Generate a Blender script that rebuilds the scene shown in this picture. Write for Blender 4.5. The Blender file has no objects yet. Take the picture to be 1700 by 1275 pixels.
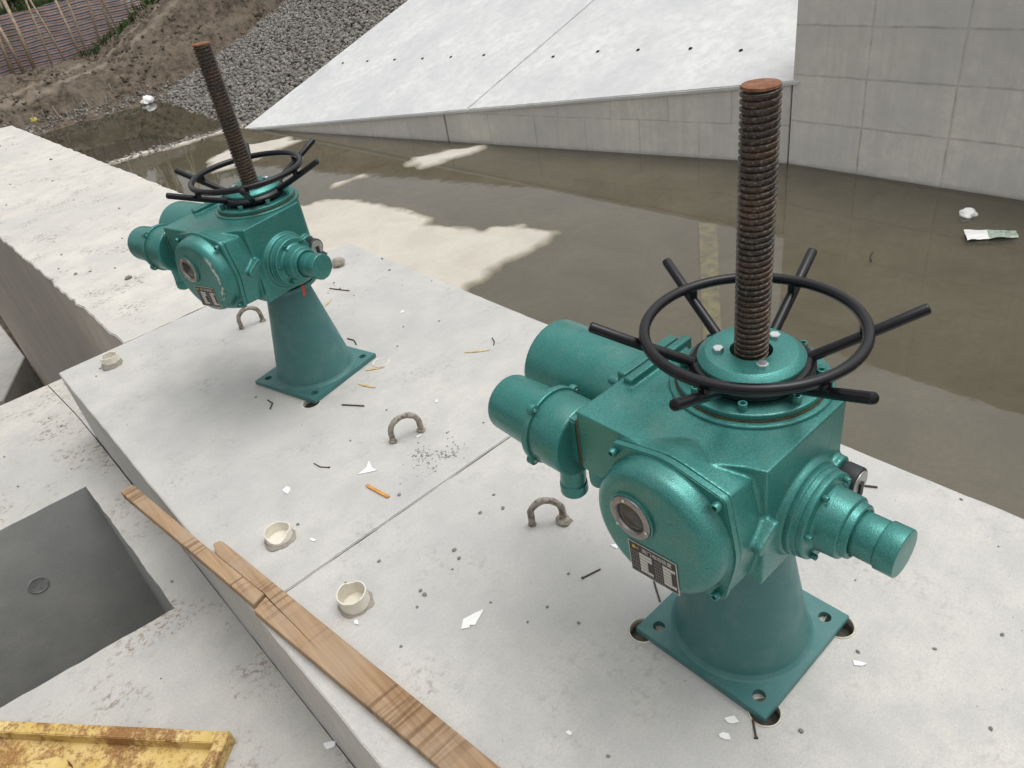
import bpy, bmesh, math, random
from mathutils import Vector, Matrix, noise
R = math.radians
random.seed(7)
scene = bpy.context.scene
C = scene.collection

# ------------------------------------------------------------------ camera, sky, sun, exposure
CAM = Vector((-1.157, -0.723, 1.78)); YAW, PITCH, ROLL = 0.640, 0.596, -0.178
fw = Vector((math.sin(YAW)*math.cos(PITCH), math.cos(YAW)*math.cos(PITCH), -math.sin(PITCH)))
rt = Vector((math.cos(YAW), -math.sin(YAW), 0.0)); up = rt.cross(fw)
r2 = rt*math.cos(ROLL) + up*math.sin(ROLL); u2 = up*math.cos(ROLL) - rt*math.sin(ROLL)
cd = bpy.data.cameras.new('camera'); cam = bpy.data.objects.new('camera', cd); C.objects.link(cam)
M = Matrix((r2, u2, -fw)).transposed().to_4x4(); M.translation = CAM; cam.matrix_world = M
cd.sensor_width = 36.0; cd.lens = 36.0*1250/1700; cd.clip_start = 0.05; cd.clip_end = 2000
scene.camera = cam

SUN_EL, SUN_AZ = R(74), R(120)      # azimuth measured from +Y towards +X
w = bpy.data.worlds.new('World'); scene.world = w; w.use_nodes = True
wt = w.node_tree; bg = wt.nodes['Background']
sky = wt.nodes.new('ShaderNodeTexSky'); sky.sky_type = 'NISHITA'; sky.sun_disc = False
sky.sun_elevation = SUN_EL; sky.sun_rotation = SUN_AZ; sky.air_density = 1.0; sky.dust_density = 6.0; sky.ozone_density = 1.0
hs = wt.nodes.new('ShaderNodeHueSaturation'); hs.inputs['Saturation'].default_value = 0.07
wt.links.new(sky.outputs['Color'], hs.inputs['Color']); wt.links.new(hs.outputs['Color'], bg.inputs['Color'])
bg.inputs['Strength'].default_value = 0.15
sd = bpy.data.lights.new('sun', 'SUN'); sd.energy = 0.5; sd.angle = R(95); sd.color = (1.0, 0.975, 0.94)
so = bpy.data.objects.new('sun', sd); C.objects.link(so)
sdir = Vector((math.sin(SUN_AZ)*math.cos(SUN_EL), math.cos(SUN_AZ)*math.cos(SUN_EL), math.sin(SUN_EL)))
so.rotation_euler = sdir.to_track_quat('Z', 'Y').to_euler(); so.location = (0, 0, 20)
scene.view_settings.view_transform = 'Standard'; scene.view_settings.look = 'None'
scene.view_settings.exposure = 0.28; scene.view_settings.gamma = 1.0
scene.render.engine = 'CYCLES'

# ------------------------------------------------------------------ helpers
def tag(o, label, cat, group=None, kind=None):
    if label: o['label'] = label
    if cat: o['category'] = cat
    if group: o['group'] = group
    if kind: o['kind'] = kind
    return o

def link(name, me, parent=None):
    o = bpy.data.objects.new(name, me); C.objects.link(o)
    if parent is not None: o.parent = parent
    return o

def obj(name, bm, mats, parent=None, smooth=True, ang=32):
    me = bpy.data.meshes.new(name); bm.to_mesh(me); bm.free()
    for m in (mats if isinstance(mats, (list, tuple)) else [mats]): me.materials.append(m)
    if smooth:
        me.shade_smooth(); me.set_sharp_from_angle(angle=R(ang))
    return link(name, me, parent)

def empty(name, loc, rz=0, label=None, cat=None, group=None):
    o = bpy.data.objects.new(name, None); C.objects.link(o); o.location = loc; o.rotation_euler = (0, 0, rz)
    o.empty_display_size = 0.1
    return tag(o, label, cat, group)

AX = {'z': lambda a, b, c: (a, b, c), 'x': lambda a, b, c: (c, a, b), '-x': lambda a, b, c: (-c, a, b),
      'y': lambda a, b, c: (b, c, a), '-y': lambda a, b, c: (a, -c, b)}

def rnd(prof, b):
    """round the inner corners of an (r, h) profile by b"""
    out = [prof[0]]
    for i in range(1, len(prof)-1):
        p, q, s = Vector(prof[i-1]), Vector(prof[i]), Vector(prof[i+1])
        d1, d2 = (p-q), (s-q); bb = min(b, d1.length*.45, d2.length*.45)
        if bb < 1e-5: out.append(tuple(q)); continue
        a, e = q+d1.normalized()*bb, q+d2.normalized()*bb
        m = q*.5+(a+e)*.25
        out += [tuple(a), tuple(m), tuple(e)]
    return out+[prof[-1]]

def lathe(bm, prof, o=(0, 0, 0), ax='z', n=48, b=0.002, mi=0):
    prof = rnd(prof, b) if b else prof
    o = Vector(o); f = AX[ax]; rings = []
    for (r, h) in prof:
        if r < 1e-6: rings.append([bm.verts.new(o+Vector(f(0, 0, h)))])
        else: rings.append([bm.verts.new(o+Vector(f(r*math.cos(2*math.pi*k/n), r*math.sin(2*math.pi*k/n), h))) for k in range(n)])
    for A, B in zip(rings, rings[1:]):
        for k in range(n):
            j = (k+1) % n
            if len(A) == 1 and len(B) == 1: continue
            if len(A) == 1: fc = bm.faces.new((A[0], B[j], B[k]))
            elif len(B) == 1: fc = bm.faces.new((A[k], A[j], B[0]))
            else: fc = bm.faces.new((A[k], A[j], B[j], B[k]))
            fc.material_index = mi
    bmesh.ops.recalc_face_normals(bm, faces=bm.faces[:])
    return bm

def box(bm, lo, hi, bev=0.0, seg=2, mat=None):
    vs = [bm.verts.new((x, y, z)) for z in (lo[2], hi[2]) for y in (lo[1], hi[1]) for x in (lo[0], hi[0])]
    fs = [bm.faces.new([vs[i] for i in q]) for q in ((0, 2, 3, 1), (4, 5, 7, 6), (0, 1, 5, 4), (2, 6, 7, 3), (0, 4, 6, 2), (1, 3, 7, 5))]
    if bev:
        es = list({e for f in fs for e in f.edges})
        bmesh.ops.bevel(bm, geom=es, offset=bev, segments=seg, affect='EDGES', clamp_overlap=True)
    return bm

def prism(bm, pts, z0, z1, bev=0.0, f=None, seg=2):
    """extrude a polygon; f maps (a, b, h) to xyz"""
    f = f or (lambda a, b, h: (a, b, h))
    A = [bm.verts.new(f(a, b, z0)) for a, b in pts]; B = [bm.verts.new(f(a, b, z1)) for a, b in pts]
    n = len(pts); fs = [bm.faces.new(A[::-1]), bm.faces.new(B)]
    for i in range(n): fs.append(bm.faces.new((A[i], A[(i+1) % n], B[(i+1) % n], B[i])))
    bmesh.ops.recalc_face_normals(bm, faces=fs)
    if bev:
        es = [e for e in fs[1].edges]+[e for e in fs[0].edges]
        bmesh.ops.bevel(bm, geom=es, offset=bev, segments=seg, affect='EDGES', clamp_overlap=True)
    return bm

def tube(bm, pts, r, n=12, cap=True, rr=None):
    pts = [Vector(p) for p in pts]; rings = []
    t = (pts[1]-pts[0]).normalized(); nrm = t.orthogonal().normalized()
    closed = (pts[0]-pts[-1]).length < 1e-7
    if closed: pts = pts[:-1]
    N = len(pts)
    for i, p in enumerate(pts):
        a = pts[(i-1) % N] if (closed or i > 0) else p; c = pts[(i+1) % N] if (closed or i < N-1) else p
        t = (c-a).normalized(); nrm = (nrm-t*nrm.dot(t)).normalized(); bn = t.cross(nrm)
        rad = rr[i] if rr else r
        rings.append([bm.verts.new(p+(nrm*math.cos(2*math.pi*k/n)+bn*math.sin(2*math.pi*k/n))*rad) for k in range(n)])
    for i in range(N if closed else N-1):
        A, B = rings[i], rings[(i+1) % N]
        for k in range(n): bm.faces.new((A[k], A[(k+1) % n], B[(k+1) % n], B[k]))
    if cap and not closed:
        bm.faces.new(rings[0][::-1]); bm.faces.new(rings[-1])
    bmesh.ops.recalc_face_normals(bm, faces=bm.faces[:])
    return bm

def hexhead(bm, c, r, h, ax='z', n=6, sock=False):
    f = AX[ax]; c = Vector(c)
    if sock:
        lathe(bm, [(0, 0), (r, 0), (r, h), (r*.55, h), (r*.55, h*.45), (0, h*.45)], c, ax, n=16, b=r*.15)
    else:
        lathe(bm, [(0, 0), (r, 0), (r, h*.8), (r*.86, h), (0, h)], c, ax, n=n, b=0)
    return bm

def holed(bm, outer, holes, z0, z1, skirt=True):
    """flat plate: outer polygon with holes cut right through"""
    ed = []
    def loop(ps, z):
        v = [bm.verts.new((x, y, z)) for x, y in ps]
        return v, [bm.edges.new((v[i], v[(i+1) % len(v)])) for i in range(len(v))]
    loops = []
    for ps in [outer]+holes:
        v, e = loop(ps, z1); ed += e; loops.append(v)
    g = bmesh.ops.triangle_fill(bm, use_beauty=True, use_dissolve=False, edges=ed)
    tops = [x for x in g['geom'] if isinstance(x, bmesh.types.BMFace)]
    mp = {}
    for v in loops:
        for q in v: mp[q] = bm.verts.new((q.co.x, q.co.y, z0))
    for v in loops:
        for i in range(len(v)):
            a, b2 = v[i], v[(i+1) % len(v)]; bm.faces.new((a, b2, mp[b2], mp[a]))
    for t in tops: bm.faces.new([mp[q] for q in t.verts][::-1])
    bmesh.ops.recalc_face_normals(bm, faces=bm.faces[:])
    return bm

def circ(x, y, r, n=24): return [(x+r*math.cos(2*math.pi*k/n), y+r*math.sin(2*math.pi*k/n)) for k in range(n)]

def rough_loop(ps, step=0.06, amp=0.003, closed=True):
    out = []
    n = len(ps)
    for i in range(n):
        a, b2 = Vector(ps[i]), Vector(ps[(i+1) % n]); L = (b2-a).length; k = max(1, int(L/step))
        nn = Vector((-(b2-a).y, (b2-a).x)).normalized()
        for j in range(k):
            p = a.lerp(b2, j/k)
            if j: p = p+nn*(noise.noise(Vector((p.x*9, p.y*9, 3.1)))*amp + random.uniform(-.3, .3)*amp)
            out.append((p.x, p.y))
    return out

def baked(o, mods):
    """apply modifiers to o's mesh"""
    bpy.context.view_layer.update()
    dg = bpy.context.evaluated_depsgraph_get(); me = bpy.data.meshes.new_from_object(o.evaluated_get(dg))
    old = o.data; o.modifiers.clear(); o.data = me; bpy.data.meshes.remove(old)
    return o

def sstep(a, b, x):
    t = min(1, max(0, (x-a)/(b-a))); return t*t*(3-2*t)

def fbm(x, y, z=0.0, o=4): return noise.fractal(Vector((x, y, z)), 1.0, 2.0, o)

# ------------------------------------------------------------------ materials
class NT:
    def __init__(s, name):
        s.m = bpy.data.materials.new(name); s.m.use_nodes = True; s.t = s.m.node_tree
        s.b = s.t.nodes['Principled BSDF']; s.co = s.n('ShaderNodeTexCoord')
    def n(s, ty, **kw):
        nd = s.t.nodes.new(ty)
        for k, v in kw.items(): setattr(nd, k, v)
        return nd
    def l(s, a, b): s.t.links.new(a, b)
    def vec(s, scale=(1, 1, 1), rot=(0, 0, 0), loc=(0, 0, 0), src='Object'):
        mp = s.n('ShaderNodeMapping'); s.l(s.co.outputs[src], mp.inputs['Vector'])
        mp.inputs['Scale'].default_value = scale; mp.inputs['Rotation'].default_value = rot; mp.inputs['Location'].default_value = loc
        return mp.outputs['Vector']
    def noise(s, sc, det=4, rough=.55, vec=None, dist=0):
        nd = s.n('ShaderNodeTexNoise'); s.l(vec or s.co.outputs['Object'], nd.inputs['Vector'])
        nd.inputs['Scale'].default_value = sc; nd.inputs['Detail'].default_value = det; nd.inputs['Roughness'].default_value = rough; nd.inputs['Distortion'].default_value = dist
        return nd.outputs['Fac']
    def voro(s, sc, feat='F1', vec=None, rnd=1.0, out='Distance'):
        nd = s.n('ShaderNodeTexVoronoi', feature=feat); s.l(vec or s.co.outputs['Object'], nd.inputs['Vector'])
        nd.inputs['Scale'].default_value = sc; nd.inputs['Randomness'].default_value = rnd
        return nd.outputs[out]
    def ramp(s, x, pts, interp='LINEAR'):
        nd = s.n('ShaderNodeValToRGB'); s.l(x, nd.inputs['Fac']); cr = nd.color_ramp; cr.interpolation = interp
        while len(cr.elements) < len(pts): cr.elements.new(.5)
        for e, (p, c) in zip(cr.elements, pts):
            e.position = p; e.color = (c, c, c, 1) if not hasattr(c, '__len__') else (*c, 1)
        return nd.outputs['Color']
    def mix(s, fac, a, b, mode='MIX'):
        nd = s.n('ShaderNodeMix', data_type='RGBA', blend_type=mode)
        for v, k in ((fac, 0), (a, 6), (b, 7)):
            if isinstance(v, (int, float)): nd.inputs[k].default_value = v if k == 0 else (v, v, v, 1)
            elif isinstance(v, tuple): nd.inputs[k].default_value = (*v, 1)
            else: s.l(v, nd.inputs[k])
        return nd.outputs[2]
    def math(s, op, a, b=0.0):
        nd = s.n('ShaderNodeMath', operation=op)
        for v, k in ((a, 0), (b, 1)):
            if isinstance(v, (int, float)): nd.inputs[k].default_value = v
            else: s.l(v, nd.inputs[k])
        return nd.outputs[0]
    def bump(s, h, dist=.002, st=1.0, nrm=None):
        nd = s.n('ShaderNodeBump'); nd.inputs['Strength'].default_value = st; nd.inputs['Distance'].default_value = dist
        s.l(h, nd.inputs['Height'])
        if nrm is not None: s.l(nrm, nd.inputs['Normal'])
        s.l(nd.outputs['Normal'], s.b.inputs['Normal']); return nd.outputs['Normal']
    def col(s, c):
        if isinstance(c, tuple): s.b.inputs['Base Color'].default_value = (*c, 1)
        else: s.l(c, s.b.inputs['Base Color'])
    def set(s, rough=None, metal=None, spec=None, coat=None):
        if rough is not None:
            if isinstance(rough, (int, float)): s.b.inputs['Roughness'].default_value = rough
            else: s.l(rough, s.b.inputs['Roughness'])
        if metal is not None: s.b.inputs['Metallic'].default_value = metal
        if spec is not None: s.b.inputs['Specular IOR Level'].default_value = spec
        if coat is not None: s.b.inputs['Coat Weight'].default_value = coat; s.b.inputs['Coat Roughness'].default_value = .12
        return s

def concrete(name, base, warm=(1.03, 1.0, .94), pits=1.0, stain=.5, dirt=(.20, .18, .155), brown=.25, spread=0.0):
    k = NT(name)
    big = k.noise(.9, 5, .6); mid = k.noise(6, 6, .65); fine = k.noise(90, 4, .7); sp = k.noise(420, 2, .6)
    c = k.mix(k.ramp(big, [(.35, 0.0), (.65, 1.0)]), tuple(b*.80 for b in base), tuple(b*w2 for b, w2 in zip(base, warm)))
    c = k.mix(k.ramp(mid, [(.36, .8*stain), (.60, 0.0)]), c, tuple(b*.72 for b in base))
    c = k.mix(k.ramp(fine, [(.36, .35), (.52, 0.0)]), c, tuple(b*.70 for b in base))
    c = k.mix(k.ramp(sp, [(.60, 0.0), (.78, .35)]), c, tuple(min(.85, b*1.25) for b in base))
    tw = k.noise(1, 5, .7, k.vec((2.0, 26, 2), rot=(0, 0, .6)), .8)
    c = k.mix(k.ramp(tw, [(.58, 0.0), (.70, .30)]), c, tuple(b*.74 for b in base))
    # grubby spots and smears
    d = k.mix(1.0, k.ramp(k.noise(3.2, 5, .7), [(.52-spread, 0.0), (.68-spread, 1.0)]), k.ramp(k.noise(38, 4, .7), [(.5, 0.0), (.62, 1.0)]), 'MULTIPLY')
    c = k.mix(k.mix(1.0, d, brown*2.0, 'MULTIPLY'), c, dirt)
    # fine grain, sand specks and hairline scratches
    gr = k.noise(230, 3, .75); c = k.mix(k.ramp(gr, [(.33, .40), (.50, 0.0)]), c, tuple(b*.62 for b in base)); c = k.mix(k.ramp(gr, [(.56, 0.0), (.72, .30)]), c, tuple(min(.88, b*1.3) for b in base))
    spk = k.mix(1.0, k.ramp(k.voro(75), [(.05, 1.0), (.11, 0.0)]), k.ramp(k.noise(9, 3, .6), [(.46, 0.0), (.58, 1.0)]), 'MULTIPLY'); c = k.mix(k.mix(1.0, spk, .55*pits, 'MULTIPLY'), c, tuple(b*.42 for b in base))
    hl = k.mix(1.0, k.ramp(k.noise(1, 2, .5, k.vec((5, 160, 5), rot=(0, 0, 1.1)), 1.5), [(.66, 0.0), (.70, .35)]), k.ramp(k.noise(2.2, 3, .6), [(.50, 0.0), (.60, 1.0)]), 'MULTIPLY'); c = k.mix(hl, c, tuple(b*.66 for b in base))
    v = k.voro(26); hole = k.ramp(v, [(.035, 1.0), (.06, 0.0)])
    sel = k.ramp(k.noise(5, 3, .6), [(.48, 0.0), (.6, 1.0)])
    hole = k.mix(1.0, hole, sel, 'MULTIPLY')
    c = k.mix(k.mix(1.0, hole, .75*pits, 'MULTIPLY'), c, tuple(b*.30 for b in base))
    k.col(c); k.set(rough=k.ramp(mid, [(.2, .7), (.8, .92)]), spec=.3)
    h = k.mix(.4, k.mix(.5, fine, gr), k.noise(14, 5, .65)); h = k.mix(hole, h, 0.0)
    k.bump(h, .005, .6)
    return k

M_TOP = concrete('platform_concrete', (.54, .535, .52), stain=.8, brown=.38, dirt=(.27, .26, .24)).m
M_PIER = concrete('pier_concrete', (.60, .585, .55), stain=.8, brown=.8).m
M_PAVE = concrete('pavement_concrete', (.54, .53, .50), pits=1.0, stain=1.0, brown=.85, dirt=(.25, .215, .175), spread=.025).m
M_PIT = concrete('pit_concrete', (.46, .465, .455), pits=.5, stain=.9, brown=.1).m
M_MORTAR = concrete('mortar', (.36, .335, .29), brown=.4).m
M_SLAB = concrete('slab_concrete', (.64, .65, .65), warm=(1.03, 1.02, .99), pits=.3, stain=.8, brown=.22, dirt=(.38, .37, .35)).m

def formwork(name, base, bw, rh, off=(0, 0, 0), offset=0.0, wet=True, line=.021):
    k = concrete(name, base, pits=.5, stain=.7, brown=.1)
    c = k.b.inputs['Base Color'].links[0].from_socket
    # streaks left by boards and by run-off
    st = k.noise(1, 6, .75, k.vec((9, 9, .35)))
    c = k.mix(k.ramp(st, [(.34, .60), (.56, 0.0)]), c, tuple(b*.72 for b in base))
    br = k.n('ShaderNodeTexBrick', offset=offset, squash=1.0)
    vz = k.n('ShaderNodeCombineXYZ'); sx = k.n('ShaderNodeSeparateXYZ'); k.l(k.co.outputs['Object'], sx.inputs[0])
    wob = k.math('MULTIPLY', k.math('SUBTRACT', k.noise(2.5, 3), .5), .035)
    k.l(k.math('ADD', k.math('ADD', sx.outputs['X'], off[0]), wob), vz.inputs['X']); k.l(k.math('ADD', k.math('ADD', sx.outputs['Z'], off[2]), wob), vz.inputs['Y'])
    k.l(vz.outputs[0], br.inputs['Vector'])
    br.inputs['Scale'].default_value = 1.0; br.inputs['Brick Width'].default_value = bw; br.inputs['Row Height'].default_value = rh
    br.inputs['Mortar Size'].default_value = line; br.inputs['Mortar Smooth'].default_value = .9
    br.inputs['Color1'].default_value = (1, 1, 1, 1); br.inputs['Color2'].default_value = (.90, .90, .89, 1); br.inputs['Mortar'].default_value = (.60, .60, .59, 1)
    lines = k.mix(k.ramp(k.noise(3.5, 4), [(.35, .25), (.65, 1.0)]), 1.0, br.outputs['Color'])
    c = k.mix(1.0, c, lines, 'MULTIPLY')
    # damp band at the foot
    if wet:
        zz = k.math('ADD', sx.outputs['Z'], k.math('MULTIPLY', k.noise(7, 4), .10))
        c = k.mix(k.ramp(zz, [(.03, .75), (.11, 0.0)]), c, tuple(b*.42 for b in base))
    k.col(c)
    return k.m

def paint(name, a, b, metal=.45, rough=.30, bump=.0009, chips=None):
    k = NT(name)
    v = k.voro(330); fine = k.noise(520, 2, .6); big = k.noise(7, 4, .6)
    c = k.mix(k.ramp(fine, [(.35, 0.0), (.65, 1.0)]), a, b)
    c = k.mix(k.ramp(big, [(.35, .25), (.7, 0.0)]), c, tuple(x*.72 for x in a))
    dust = k.mix(1.0, k.ramp(k.noise(11, 6, .7), [(.5, 0.0), (.75, .30)]), 1.0, 'MULTIPLY')
    c = k.mix(dust, c, (.20, .27, .24))
    sc = k.mix(1.0, k.ramp(k.noise(1, 3, .6, k.vec((30, 30, 90)), .6), [(.70, 0.0), (.74, .55)]), k.ramp(k.noise(6, 3, .6), [(.52, 0.0), (.60, 1.0)]), 'MULTIPLY')
    c = k.mix(sc, c, (.012, .050, .045))
    if chips:
        cy, cz, rad = chips      # a scrape that follows the edge of the round face on one side
        sp = k.n('ShaderNodeSeparateXYZ'); k.l(k.co.outputs['Object'], sp.inputs[0])
        dy, dz = k.math('SUBTRACT', sp.outputs['Y'], cy), k.math('SUBTRACT', sp.outputs['Z'], cz)
        dist = k.math('SQRT', k.math('ADD', k.math('MULTIPLY', dy, dy), k.math('MULTIPLY', dz, dz)))
        band = k.ramp(k.math('ABSOLUTE', k.math('SUBTRACT', k.math('ADD', dist, k.math('MULTIPLY', k.math('SUBTRACT', k.noise(45, 3), .5), .030)), rad)), [(.003, 1.0), (.0065, 0.0)])
        side = k.ramp(k.math('ADD', k.math('MULTIPLY', dy, -1.0), k.math('MULTIPLY', dz, -.25)), [(.060, 0.0), (.075, 1.0)])
        gate = k.ramp(k.noise(38, 3, .6), [(.44, 0.0), (.52, 1.0)])
        c = k.mix(k.mix(1.0, k.mix(1.0, band, side, 'MULTIPLY'), gate, 'MULTIPLY'), c, (.55, .57, .53))
    k.col(c); k.set(rough=k.ramp(k.noise(16, 4), [(.3, rough*.85), (.7, rough*1.35)]), metal=metal, spec=.5)
    k.bump(k.mix(.5, v, k.noise(180, 3)), bump, .6)
    return k.m

GA, GB = (.028, .155, .136), (.078, .310, .280)
M_HAM = paint('hammered_green_paint', GA, GB)
M_HAMC = paint('chipped_green_paint', GA, GB, chips=(-.028, .676, .126))
M_PED = paint('pedestal_green_paint', (.046, .150, .146), (.060, .180, .174), metal=.1, rough=.42, bump=.0005)

def simple(name, col, rough=.5, metal=0.0, nscale=40, var=.25, bump=.0004, spec=.5):
    k = NT(name); nz = k.noise(nscale, 5, .6)
    k.col(k.mix(k.ramp(nz, [(.3, 0.0), (.7, 1.0)]), tuple(c*(1-var) for c in col), tuple(min(.9, c*(1+var)) for c in col)))
    k.set(rough, metal, spec); k.bump(nz, bump, .5); return k.m

M_BLACK = simple('black_enamel', (.006, .006, .008), .27, 0, 60, .35, .0003, spec=.32)
M_RUBBER = simple('black_plastic', (.016, .017, .019), .5)
M_ZINC = simple('zinc_bolt', (.66, .68, .68), .28, .9, 90, .12)
M_CHROME = simple('dull_bezel', (.27, .26, .245), .36, .75, 120, .3)
M_GLASS = simple('dark_dial_glass', (.035, .035, .033), .12, 0, 30, .4, .0001)
M_DIAL = simple('grey_dial', (.38, .38, .36), .4, .5, 120, .3)
M_GASKET = simple('gasket', (.085, .060, .025), .8, 0, 150, .4)
M_GAP = simple('dark_gap', (.012, .013, .012), .8)
M_SILVER = simple('plate_silver', (.55, .56, .55), .35, .7, 200, .15)
M_PBLACK = simple('plate_black', (.014, .012, .013), .4, 0, 200, .3)
M_PWHITE = simple('plate_white', (.50, .49, .45), .5, 0, 300, .15)
M_PGREY = simple('plate_grey', (.26, .25, .24), .5, 0, 300, .2)
M_PYEL = simple('plate_yellow', (.45, .36, .06), .5)
M_PVC = simple('pvc_white', (.68, .64, .55), .4, 0, 25, .12)
M_WHITE = simple('white_plastic', (.80, .80, .78), .4, 0, 30, .06)
M_RED = simple('red_tag', (.42, .06, .04), .5)
M_NAIL = simple('rusty_nail', (.065, .045, .035), .7, .2, 200, .5)
M_CHIP = simple('orange_wood', (.52, .25, .06), .7, 0, 90, .3)
M_STRAW = simple('straw', (.50, .36, .16), .8, 0, 90, .3)
M_PEB = simple('grey_pebble', (.215, .205, .185), .85, 0, 40, .45, .003)
M_JOINT = simple('joint_filler', (.020, .021, .020), .9, 0, 60, .4)
M_MUD = simple('dark_sleeve_mud', (.20, .18, .15), .9, 0, 30, .35, .004)
M_PLUG = simple('dark_plug', (.26, .26, .25), .9, 0, 40, .3)
M_STAKE = simple('grey_stake', (.34, .31, .26), .8, 0, 20, .3)
M_FOAM = simple('white_foam', (.82, .82, .80), .6, 0, 20, .05, .004)
M_FILM = simple('clear_green_film', (.34, .42, .35), .2, 0, 30, .3, .003)

def m_rod():
    k = NT('rusty_threaded_steel')
    z = k.noise(1, 4, .6, k.vec((3, 3, 9))); f = k.noise(160, 4, .65)
    c = k.mix(k.ramp(z, [(.42, 0.0), (.58, 1.0)]), (.052, .047, .042), (.095, .063, .043))
    c = k.mix(k.ramp(f, [(.50, 0.0), (.72, .75)]), c, (.27, .245, .22))
    k.col(c); k.set(k.ramp(f, [(.3, .55), (.7, .33)]), .6, .5); k.bump(f, .0006, .5); return k.m
M_ROD = m_rod()
def m_rust():
    k = NT('rust_orange'); f = k.noise(70, 5, .7)
    k.col(k.mix(k.ramp(f, [(.35, 0.0), (.65, 1.0)]), (.14, .060, .032), (.27, .125, .068))); k.set(.8, 0, .3); k.bump(f, .001); return k.m
M_RUST = m_rust()
def m_rebar():
    k = NT('mortar_crusted_rebar'); f = k.noise(55, 5, .7)
    k.col(k.mix(k.ramp(f, [(.36, 0.0), (.52, 1.0)]), (.115, .085, .060), (.31, .285, .245))); k.set(.85, 0, .3); k.bump(f, .004, .8); return k.m
M_REBAR = m_rebar()
def m_wood(name='plank_wood', seed=0.0):
    k = NT(name)
    g = k.noise(1, 6, .65, k.vec((75, 2.2, 40), loc=(seed, seed, 0))); big = k.noise(3.5, 4, .6, k.vec((1, 1, 1), loc=(seed, 0, 0)))
    c = k.mix(k.ramp(g, [(.3, 0.0), (.7, 1.0)]), (.215, .130, .068), (.42, .275, .155))
    c = k.mix(k.ramp(big, [(.40, .55), (.64, 0.0)]), c, (.36, .28, .20))
    sep = k.n('ShaderNodeSeparateXYZ'); k.l(k.co.outputs['Object'], sep.inputs[0])
    band = k.noise(1, 3, .6, k.vec((2.5, 46, 1), loc=(0, seed, 0)))
    where = k.ramp(k.noise(1, 2, .5, k.vec((.4, 3.1, .4), loc=(0, seed+.35, 0))), [(.50, 0.0), (.58, 1.0)])
    c = k.mix(k.mix(1.0, k.ramp(band, [(.48, 0.0), (.58, .62)]), where, 'MULTIPLY'), c, (.105, .055, .022))
    k.col(c); k.set(.78, 0, .25); k.bump(k.mix(.6, g, k.noise(120, 3)), .0025, .6); return k.m
M_WOOD = m_wood(); M_WOOD2 = m_wood('batten_wood', 4.3)
def m_yellow():
    k = NT('rusty_yellow_steel')
    a = k.noise(4.2, 5, .7); b2 = k.noise(60, 5, .8); f = k.noise(170, 3, .7)
    mk = k.math('ADD', k.math('MULTIPLY', a, .55), k.math('ADD', k.math('MULTIPLY', b2, .35), k.math('MULTIPLY', f, .12)))
    y = k.mix(k.ramp(k.noise(10, 4), [(.3, 0.0), (.7, 1.0)]), (.52, .36, .10), (.64, .49, .22))
    r = k.mix(k.ramp(f, [(.35, 0.0), (.65, 1.0)]), (.14, .060, .020), (.33, .170, .060))
    k.col(k.mix(k.ramp(mk, [(.475, 0.0), (.545, .95)]), y, r)); k.set(.7, 0, .35); k.bump(k.mix(.5, b2, f), .003, .5); return k.m
M_YEL = m_yellow()

# ------------------------------------------------------------------ the setting
WL = -2.0                                   # water level
P0 = Vector((5.261, 15.807, WL)); PJ = 10.2; PW = Vector((7.876, 4.478, WL))
U = Vector((.9986, -.0523)); SM = .335; NV = Vector((U.x*SM, U.y*SM, -1)).normalized()*-1
dWg = (PW-P0).normalized()
def slope_z(x, y): return WL + SM*((x-P0.x)*U.x+(y-P0.y)*U.y)

def grid(name, xs, ys, fn, mat):
    vs = [(x, y, fn(x, y)) for y in ys for x in xs]; nx = len(xs)
    fs = [(j*nx+i, j*nx+i+1, (j+1)*nx+i+1, (j+1)*nx+i) for j in range(len(ys)-1) for i in range(nx-1)]
    me = bpy.data.meshes.new(name); me.from_pydata(vs, [], fs); me.shade_smooth(); me.materials.append(mat)
    return link(name, me)
def rng(a, b, s): n = max(1, int(round((b-a)/s))); return [a+(b-a)*i/n for i in range(n+1)]

# --- earth and dike beyond the pool
def m_dirt():
    k = NT('brown_earth')
    a = k.noise(.8, 6, .7); b2 = k.noise(5, 8, .8); f = k.noise(45, 4, .7)
    c = k.mix(k.ramp(b2, [(.40, 0.0), (.60, 1.0)]), (.040, .032, .024), (.175, .138, .105))
    c = k.mix(k.ramp(a, [(.40, .0), (.66, .55)]), c, (.215, .180, .140))
    c = k.mix(k.ramp(f, [(.60, 0.0), (.75, .5)]), c, (.30, .27, .235))
    at = k.n('ShaderNodeAttribute', attribute_name='track'); c = k.mix(at.outputs['Fac'], c, (.30, .255, .205))
    k.col(c); k.set(.95, 0, .15); k.bump(k.mix(.5, b2, f), .05, .9); return k.m
M_DIRT = m_dirt()
def seg_d(p, a, b):
    ab = b-a; t = max(0, min(1, (p-a).dot(ab)/ab.length_squared)); return (p-a-ab*t).length
TRACK = [Vector(q) for q in ((-2, 21.9), (2.18, 22.9), (4.2, 23.4), (6.0, 23.9), (8.0, 24.3), (11, 25.0))]
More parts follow.
